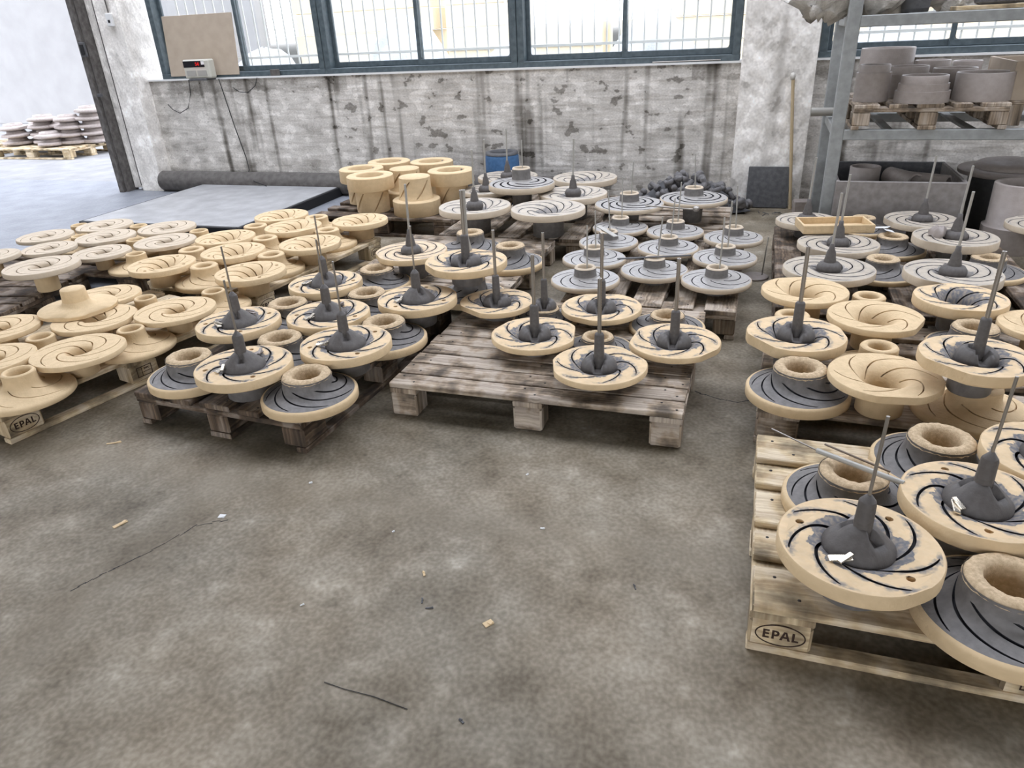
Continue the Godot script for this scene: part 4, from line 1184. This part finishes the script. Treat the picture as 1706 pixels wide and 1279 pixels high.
	part("pot", lathe([Vector3(0.12, 0.10, 0), Vector3(0.125, 0.40, 0), Vector3(0.13, 0.405, 0), Vector3(0.148, 0.405, 0), Vector3(0.152, 0.40, 0), Vector3(0.15, 0.16, 0), Vector3(0.17, 0.15, 1), Vector3(0.17, 0.02, 0), Vector3(0.165, 0.0, 1), Vector3(0, 0, 1)], 48), M.clay, rp)
	part("pot_floor", lathe([Vector3(0, 0.1, 0), Vector3(0.12, 0.1, 0)], 32), M.iron, rp)

func clay(x: float, z: float, y: float, steps: Array, label: String) -> void:
	var prof := []
	var top: Array = steps[-1]
	var inner: float = top[0] - 0.013
	prof.append(Vector3(inner, 0.004, 0)); prof.append(Vector3(inner, top[1] - 0.003, 0)); prof.append(Vector3(inner + 0.003, top[1], 0)); prof.append(Vector3(top[0] - 0.003, top[1], 0))
	for i in range(steps.size() - 1, -1, -1):
		prof.append(Vector3(steps[i][0], steps[i][1] - (0.003 if i == steps.size() - 1 else 0.0), 1 if i < steps.size() - 1 else 0))
	prof.append(Vector3(inner, 0.0, 1))
	single("clay_ring", lathe(prof, 44), M.clay, label, "ring", Vector3(x, y, z), 0.0, "clay-coloured rings and pipes")

# ---------------------------------------------------------------- small things
func build_small_things() -> void:
	# platform scale with a steel deck in a dark frame, ramp edge at the doorway
	var ps := thing("platform_scale", "low steel platform scale with a dark rim in front of the back wall", "scale", Vector3(-4.52, 0, -5.29))
	part("deck", box(Vector3(1.54, 0.012, 1.50), 0.003), M.plate, ps, Vector3(0, 0.084, 0))
	for s in [-1, 1]:
		part("rim", box(Vector3(0.03, 0.086, 1.54), 0.004), M.rubber, ps, Vector3(s * 0.785, 0.043, 0))
		part("rim", box(Vector3(1.54, 0.086, 0.03), 0.004), M.rubber, ps, Vector3(0, 0.043, s * 0.765))
	# brown board leaning in the left window
	var bd := single("brown_board", box(Vector3(0.80, 0.53, 0.012), 0.002), M.board, "brown hardboard sheet leaning inside the leftmost window", "board", Vector3(-5.165, 1.345, -6.285))
	bd.rotation.x = -0.10
	# scale indicator on the sill
	var sd := thing("weighing_display", "beige weighing display with red digits standing on the window sill", "display", Vector3(-5.13, 1.062, -6.16))
	part("housing", box(Vector3(0.30, 0.165, 0.09), 0.012), M.plastic, sd, Vector3(0, 0.085, 0))
	part("screen", box(Vector3(0.24, 0.055, 0.004), 0.001), M.black, sd, Vector3(-0.02, 0.128, 0.046))
	part("sticker", box(Vector3(0.035, 0.03, 0.002), 0.0005), M.white, sd, Vector3(0.085, 0.137, 0.0485))
	for k in 2: part("key_pad", box(Vector3(0.105, 0.05, 0.004), 0.002), M.rod_pale, sd, Vector3(-0.065 + k * 0.125, 0.05, 0.046))
	part("bracket", box(Vector3(0.20, 0.02, 0.16), 0.003), M.iron, sd, Vector3(0, -0.006, -0.02))
	var tm := TextMesh.new(); tm.text = "54"; tm.font = font(); tm.font_size = 40; tm.pixel_size = 0.0010; tm.depth = 0.001
	part("display_digits", tm, M.led, sd.get_node("screen"), Vector3(0.04, 0, 0.0030))
	var led := OmniLight3D.new(); led.name = "display_glow"; led.light_color = Color(1, 0.06, 0.05); led.light_energy = 0.002; led.omni_range = 20.0; led.omni_attenuation = 2.0; led.light_size = 0.02; led.shadow_enabled = true
	led.position = Vector3(0.02, 0.128, 0.06); sd.add_child(led)
	# cables
	single("display_cable", tube([Vector3(-4.985, 1.05, -6.22), Vector3(-4.985, 0.95, -6.24), Vector3(-4.93, 0.62, -6.238), Vector3(-4.87, 0.32, -6.238), Vector3(-4.84, 0.205, -6.21), Vector3(-4.78, 0.17, -6.10), Vector3(-4.66, 0.13, -6.02), Vector3(-4.5, 0.095, -5.98)], 0.004, 6), M.rubber, "black cable running down the wall from the weighing display", "cable")
	single("looped_cable", tube([Vector3(-5.35, 1.05, -6.235), Vector3(-5.37, 0.92, -6.24), Vector3(-5.44, 0.79, -6.238), Vector3(-5.55, 0.745, -6.238), Vector3(-5.63, 0.78, -6.24), Vector3(-5.68, 0.83, -6.245)], 0.0035, 6), M.rubber, "thin cable hanging in a loop left of the weighing display", "cable")
	single("short_cable", tube([Vector3(-4.56, 1.05, -6.235), Vector3(-4.60, 0.98, -6.238), Vector3(-4.70, 0.92, -6.238), Vector3(-4.80, 0.93, -6.24), Vector3(-4.86, 0.97, -6.24)], 0.003, 6), M.rubber, "short cable end curling below the sill right of the display", "cable")
	var so := thing("wall_socket", "small white socket box high on the left pillar", "socket", Vector3(-5.95, 1.60, -6.075))
	part("cover", box(Vector3(0.07, 0.11, 0.03), 0.005), M.white, so, Vector3(0, 0, 0.012))
	part("plug_hole", box(Vector3(0.024, 0.024, 0.003), 0.001), M.rubber, so, Vector3(0, -0.012, 0.029))
	single("socket_cable", tube([Vector3(-5.955, 1.66, -6.07), Vector3(-5.965, 1.9, -6.075), Vector3(-5.96, 2.6, -6.075)], 0.006, 6), M.post, "grey cable running up the left pillar from the socket", "cable")
	# against the right pillar and the wall
	var pn := single("leaning_sheet", box(Vector3(0.31, 0.31, 0.02), 0.003), M.iron, "dark square sheet leaning on the foot of the right pillar", "panel", Vector3(0.105, 0.157, -6.02))
	pn.rotation.x = -0.12
	var pole := thing("wooden_pole", "thin wooden pole leaning on the right pillar", "pole", Vector3(0.285, 0, -5.98))
	part("shaft", tube([Vector3.ZERO, Vector3(-0.09, 0.94, -0.07)], 0.012), M.wood_pale, pole)
	part("knob", lathe([Vector3(0.001, 0.03, 0), Vector3(0.016, 0.024, 0), Vector3(0.02, 0.0, 0), Vector3(0.014, -0.02, 0), Vector3(0.001, -0.024, 0)], 14), M.sack, pole, Vector3(-0.092, 0.95, -0.07))
	single("grey_box", box(Vector3(0.115, 0.10, 0.10), 0.008), M.clay, "small grey block on the floor left of the rack post", "box", Vector3(0.355, 0.05, -5.86), 0.1)
	var ss := begin()
	for k in 8:
		var a := Vector3(0.02 + rng.randf() * 0.28, 0.008, -5.62 - rng.randf() * 0.2)
		add_tube(ss, [a, a + Vector3(rng.randf_range(-0.12, 0.12), 0.012, rng.randf_range(-0.03, 0.03))], 0.003, 5)
	var strips := single("metal_strips", done(ss), M.iron, "loose tangle of thin metal strips on the floor by the grey block", "scrap")
	strips.set_meta("kind", "stuff")
	# blue barrel
	var bb := thing("blue_barrel", "blue drum standing at the back wall behind the pale discs", "barrel", Vector3(-2.05, 0, -5.93))
	part("body", lathe([Vector3(0.10, 0.42, 0), Vector3(0.13, 0.42, 0), Vector3(0.14, 0.40, 0), Vector3(0.146, 0.30, 0), Vector3(0.150, 0.29, 0), Vector3(0.146, 0.28, 0), Vector3(0.146, 0.15, 0), Vector3(0.150, 0.14, 0), Vector3(0.146, 0.13, 0), Vector3(0.14, 0.01, 0), Vector3(0.13, 0, 1), Vector3(0, 0, 1)], 40), M.blue, bb)
	part("rim", lathe([Vector3(0.10, 0.40, 0), Vector3(0.10, 0.435, 0), Vector3(0.135, 0.435, 0), Vector3(0.138, 0.415, 0)], 40), M.iron, bb)
	part("fill", lathe([Vector3(0, 0.40, 0), Vector3(0.10, 0.40, 0)], 30), M.iron, bb)
	# heap of small dark castings under the window
	var kinds := []
	for k in 3:
		var st := begin()
		var wd := [0.034, 0.028, 0.038]
		add_lathe(st, [Vector3(0.001, 0.05, 0), Vector3(wd[k] * 0.8, 0.05, 1), Vector3(wd[k], 0.042, 0), Vector3(wd[k], 0.02, 0), Vector3(wd[k] * 0.6, 0.012, 1), Vector3(wd[k] * 0.6, -0.05, 0), Vector3(0.001, -0.052, 1)], 12)
		kinds.append(done(st))
	for k in 64:
		var u := rng.randf()
		var v := rng.randf()
		var q := sqrt(u) * 0.98
		var at := Vector3(-0.50 + cos(v * TAU) * 0.47 * q, 0.035 + 0.25 * (1.0 - pow(q, 1.5)), -5.84 + sin(v * TAU) * 0.215 * q)
		var o := single("scrap_casting", kinds[k % 3], M.knob, "small dark knobbly casting in the heap under the back wall", "casting", at, 0.0, "knobbly castings in the heap")
		o.rotation = Vector3(rng.randf() * TAU, rng.randf() * TAU, rng.randf() * TAU)
	var hp := single("scrap_heap", lathe([Vector3(0.001, 0.265, 0), Vector3(0.08, 0.20, 0), Vector3(0.15, 0.12, 0), Vector3(0.22, 0.03, 0), Vector3(0.24, 0, 0)], 24, [], 0.10), M.iron, "mound of fine dark scrap under the knobbly castings", "scrap", Vector3(-0.50, 0, -5.84))
	hp.scale = Vector3(1.9, 1, 0.85)
	hp.set_meta("kind", "stuff")
	# rods and sticks lying on discs
	var bar := thing("metal_bar", "silvery metal bar lying across the grey hub on the front right pallet", "bar", Vector3(0.12, 0.285, -1.95), 0.0)
	part("thick_end", tube([Vector3(0.118, 0.001, 0.096), Vector3(0.318, 0.004, 0.215)], 0.0075), M.rod_pale, bar)
	part("thin_end", tube([Vector3.ZERO, Vector3(0.12, 0.001, 0.097)], 0.0022, 6), M.steel, bar)
	single("dark_stick", tube([Vector3(0.262, 0.282, -1.90), Vector3(0.415, 0.282, -1.795)], 0.003, 6), M.wood_dark, "thin dark stick beside the silvery bar on the grey hub", "stick")
	single("flat_bar", box(Vector3(0.38, 0.006, 0.014), 0.001), M.iron, "thin grey flat bar lying across a collar of the front middle rod disc", "bar", Vector3(-0.452, 0.2805, -3.62), 0.33)
	single("flat_stick", box(Vector3(0.27, 0.005, 0.03), 0.001), M.rod_pale, "pale flat stick slanting over the third row left collar", "stick", Vector3(-0.79, 0.281, -4.09), -0.98)
	var la := thing("ladle", "long thin metal ladle lying behind the rod discs", "ladle", Vector3(-0.47, 0.318, -4.52))
	part("handle", tube([Vector3(-0.17, 0.004, -0.06), Vector3(0.13, 0.006, 0.02)], 0.005), M.steel, la)
	part("bowl", lathe([Vector3(0.001, 0.018, 0), Vector3(0.016, 0.012, 0), Vector3(0.022, 0, 0), Vector3(0.014, -0.014, 0), Vector3(0.001, -0.018, 0)], 14), M.steel, la, Vector3(0.15, 0.012, 0.025))
	var ft := single("flared_tube", lathe([Vector3(0.008, 0.30, 0), Vector3(0.012, 0.30, 1), Vector3(0.011, 0.10, 1), Vector3(0.014, 0.06, 0), Vector3(0.026, 0.004, 0), Vector3(0.026, 0, 1), Vector3(0.001, 0, 1)], 16), M.rod_pale, "grey tube with a flared foot standing on the stacked disc of the weathered pallet", "tube", Vector3(-1.35, 0.372, -3.29))
	ft.rotation.z = 0.0
	# tan tray on the far right discs
	var tr := thing("wooden_tray", "shallow tan wooden tray lying on the far right spiral discs", "tray", Vector3(0.455, 0.256, -4.40), 0.2)
	part("bottom", box(Vector3(0.38, 0.01, 0.20), 0.002), M.tan, tr, Vector3(0, 0.005, 0))
	for s in [-1, 1]:
		part("long_side", box(Vector3(0.38, 0.042, 0.012), 0.002), M.tan, tr, Vector3(0, 0.027, s * 0.097))
		part("short_side", box(Vector3(0.012, 0.042, 0.182), 0.002), M.tan, tr, Vector3(s * 0.184, 0.027, 0))
	# odds and ends among the far right discs and on the sill
	single("flat_disc", lathe([Vector3(0, 0.012, 0), Vector3(0.03, 0.014, 0), Vector3(0.07, 0.011, 0), Vector3(0.078, 0.007, 0), Vector3(0.076, 0, 1), Vector3(0, 0, 1)], 36), M.clay, "small flat grey disc lying on the floor beside the rod-holding discs", "disc", Vector3(0.055, 0, -4.24))
	single("thin_rod", tube([Vector3(0.0, 0.012, 0.0), Vector3(0.012, 0.24, 0.01)], 0.0036), M.rod_pale, "thin pale rod standing on the small flat disc on the floor", "rod", Vector3(0.095, 0, -4.25))
	var paper := begin()
	add_box(paper, Vector3(0.10, 0.002, 0.045), Vector3.ZERO, 0.0005, Basis(Vector3.BACK, 0.18))
	add_box(paper, Vector3(0.05, 0.002, 0.05), Vector3(0.06, -0.004, 0.02), 0.0005, Basis(Vector3.UP, 0.7) * Basis(Vector3.BACK, -0.25))
	single("paper_scrap", done(paper), M.white, "torn white scrap of paper at the right end of the wooden tray", "paper", Vector3(0.70, 0.262, -4.45), -0.5)
	single("clay_lump", lathe([Vector3(0.001, 0.055, 0), Vector3(0.025, 0.048, 0), Vector3(0.045, 0.03, 0), Vector3(0.05, 0.01, 0), Vector3(0.042, 0, 1), Vector3(0.001, 0, 1)], 14, [[0.5, 0.034], [2.4, 0.03], [4.2, 0.036]], 0.03), M.clay, "rough grey lump lying beside a bottle-necked plug on the far right pallet", "lump", Vector3(0.945, 0.281, -4.23))
	single("thin_bar", tube([Vector3(-0.86, 1.068, -6.245), Vector3(-0.34, 1.070, -6.240)], 0.005, 6), M.steel, "thin metal bar lying along the sill under the third window", "bar")
	single("sill_plate", box(Vector3(0.10, 0.055, 0.012), 0.002), M.post, "small dark plate standing on the sill right of the weighing display", "plate", Vector3(-4.36, 1.089, -6.245))
	# litter on the floor
	var litter := [[-2.26, -1.77, 0.055, 0.007, 0.5, "tan"], [-1.83, -1.36, 0.045, 0.014, 1.2, "tan"], [-1.53, -1.48, 0.022, 0.018, 0.2, "white"], [-0.78, -1.40, 0.02, 0.006, 2.2, "tan"], [-0.54, -1.27, 0.026, 0.018, 0.9, "tan"], [-0.71, -1.28, 0.022, 0.004, 0.3, "iron"], [-0.74, -1.30, 0.02, 0.004, 1.9, "iron"], [-0.51, -1.68, 0.014, 0.006, 0.1, "white"], [-0.64, -1.95, 0.010, 0.007, 1.0, "white"], [-1.35, -1.72, 0.012, 0.008, 0.4, "white"], [-0.50, -0.98, 0.016, 0.005, 2.6, "iron"], [-1.05, -1.2, 0.012, 0.004, 0.8, "white"], [-0.20, -1.5, 0.02, 0.003, 2.0, "iron"], [-0.95, -1.55, 0.009, 0.006, 0.6, "white"]]
	var names := ["thin pale splinter by the stamped left pallet", "pale wood chip on the floor below the left pallets", "crumpled white scrap left of the middle of the floor", "tiny tan sliver in the middle of the floor", "tan shard right of the middle of the floor", "dark nail nearest the tan shard", "dark nail crossing the first one", "small white speck in front of the half-empty pallet", "white speck beneath the half-empty pallet edge", "white crumb in front of the low dark pallet", "dark chip near the bottom of the picture", "white crumb near the bottom middle", "dark shaving left of the front right pallet", "white fleck above the tan sliver"]
	for i in litter.size():
		var l: Array = litter[i]
		var st := begin()
		add_box(st, Vector3(l[2], 0.003, l[3]), Vector3.ZERO, 0.0008)
		add_box(st, Vector3(l[2] * 0.5, 0.0025, l[3] * 0.7), Vector3(l[2] * 0.2, 0.0025, l[3] * 0.1), 0.0006, Basis(Vector3.UP, 0.4))
		single("floor_chip", done(st), M[l[5]], names[i], "debris", Vector3(l[0], 0.0017, l[1]), l[4])
	single("dark_wire", tube([Vector3(-0.855, 0.002, -0.99), Vector3(-0.80, 0.002, -0.985), Vector3(-0.72, 0.002, -0.985), Vector3(-0.63, 0.002, -0.975)], 0.001, 5), M.rubber, "thin dark wire lying near the bottom of the floor", "wire")
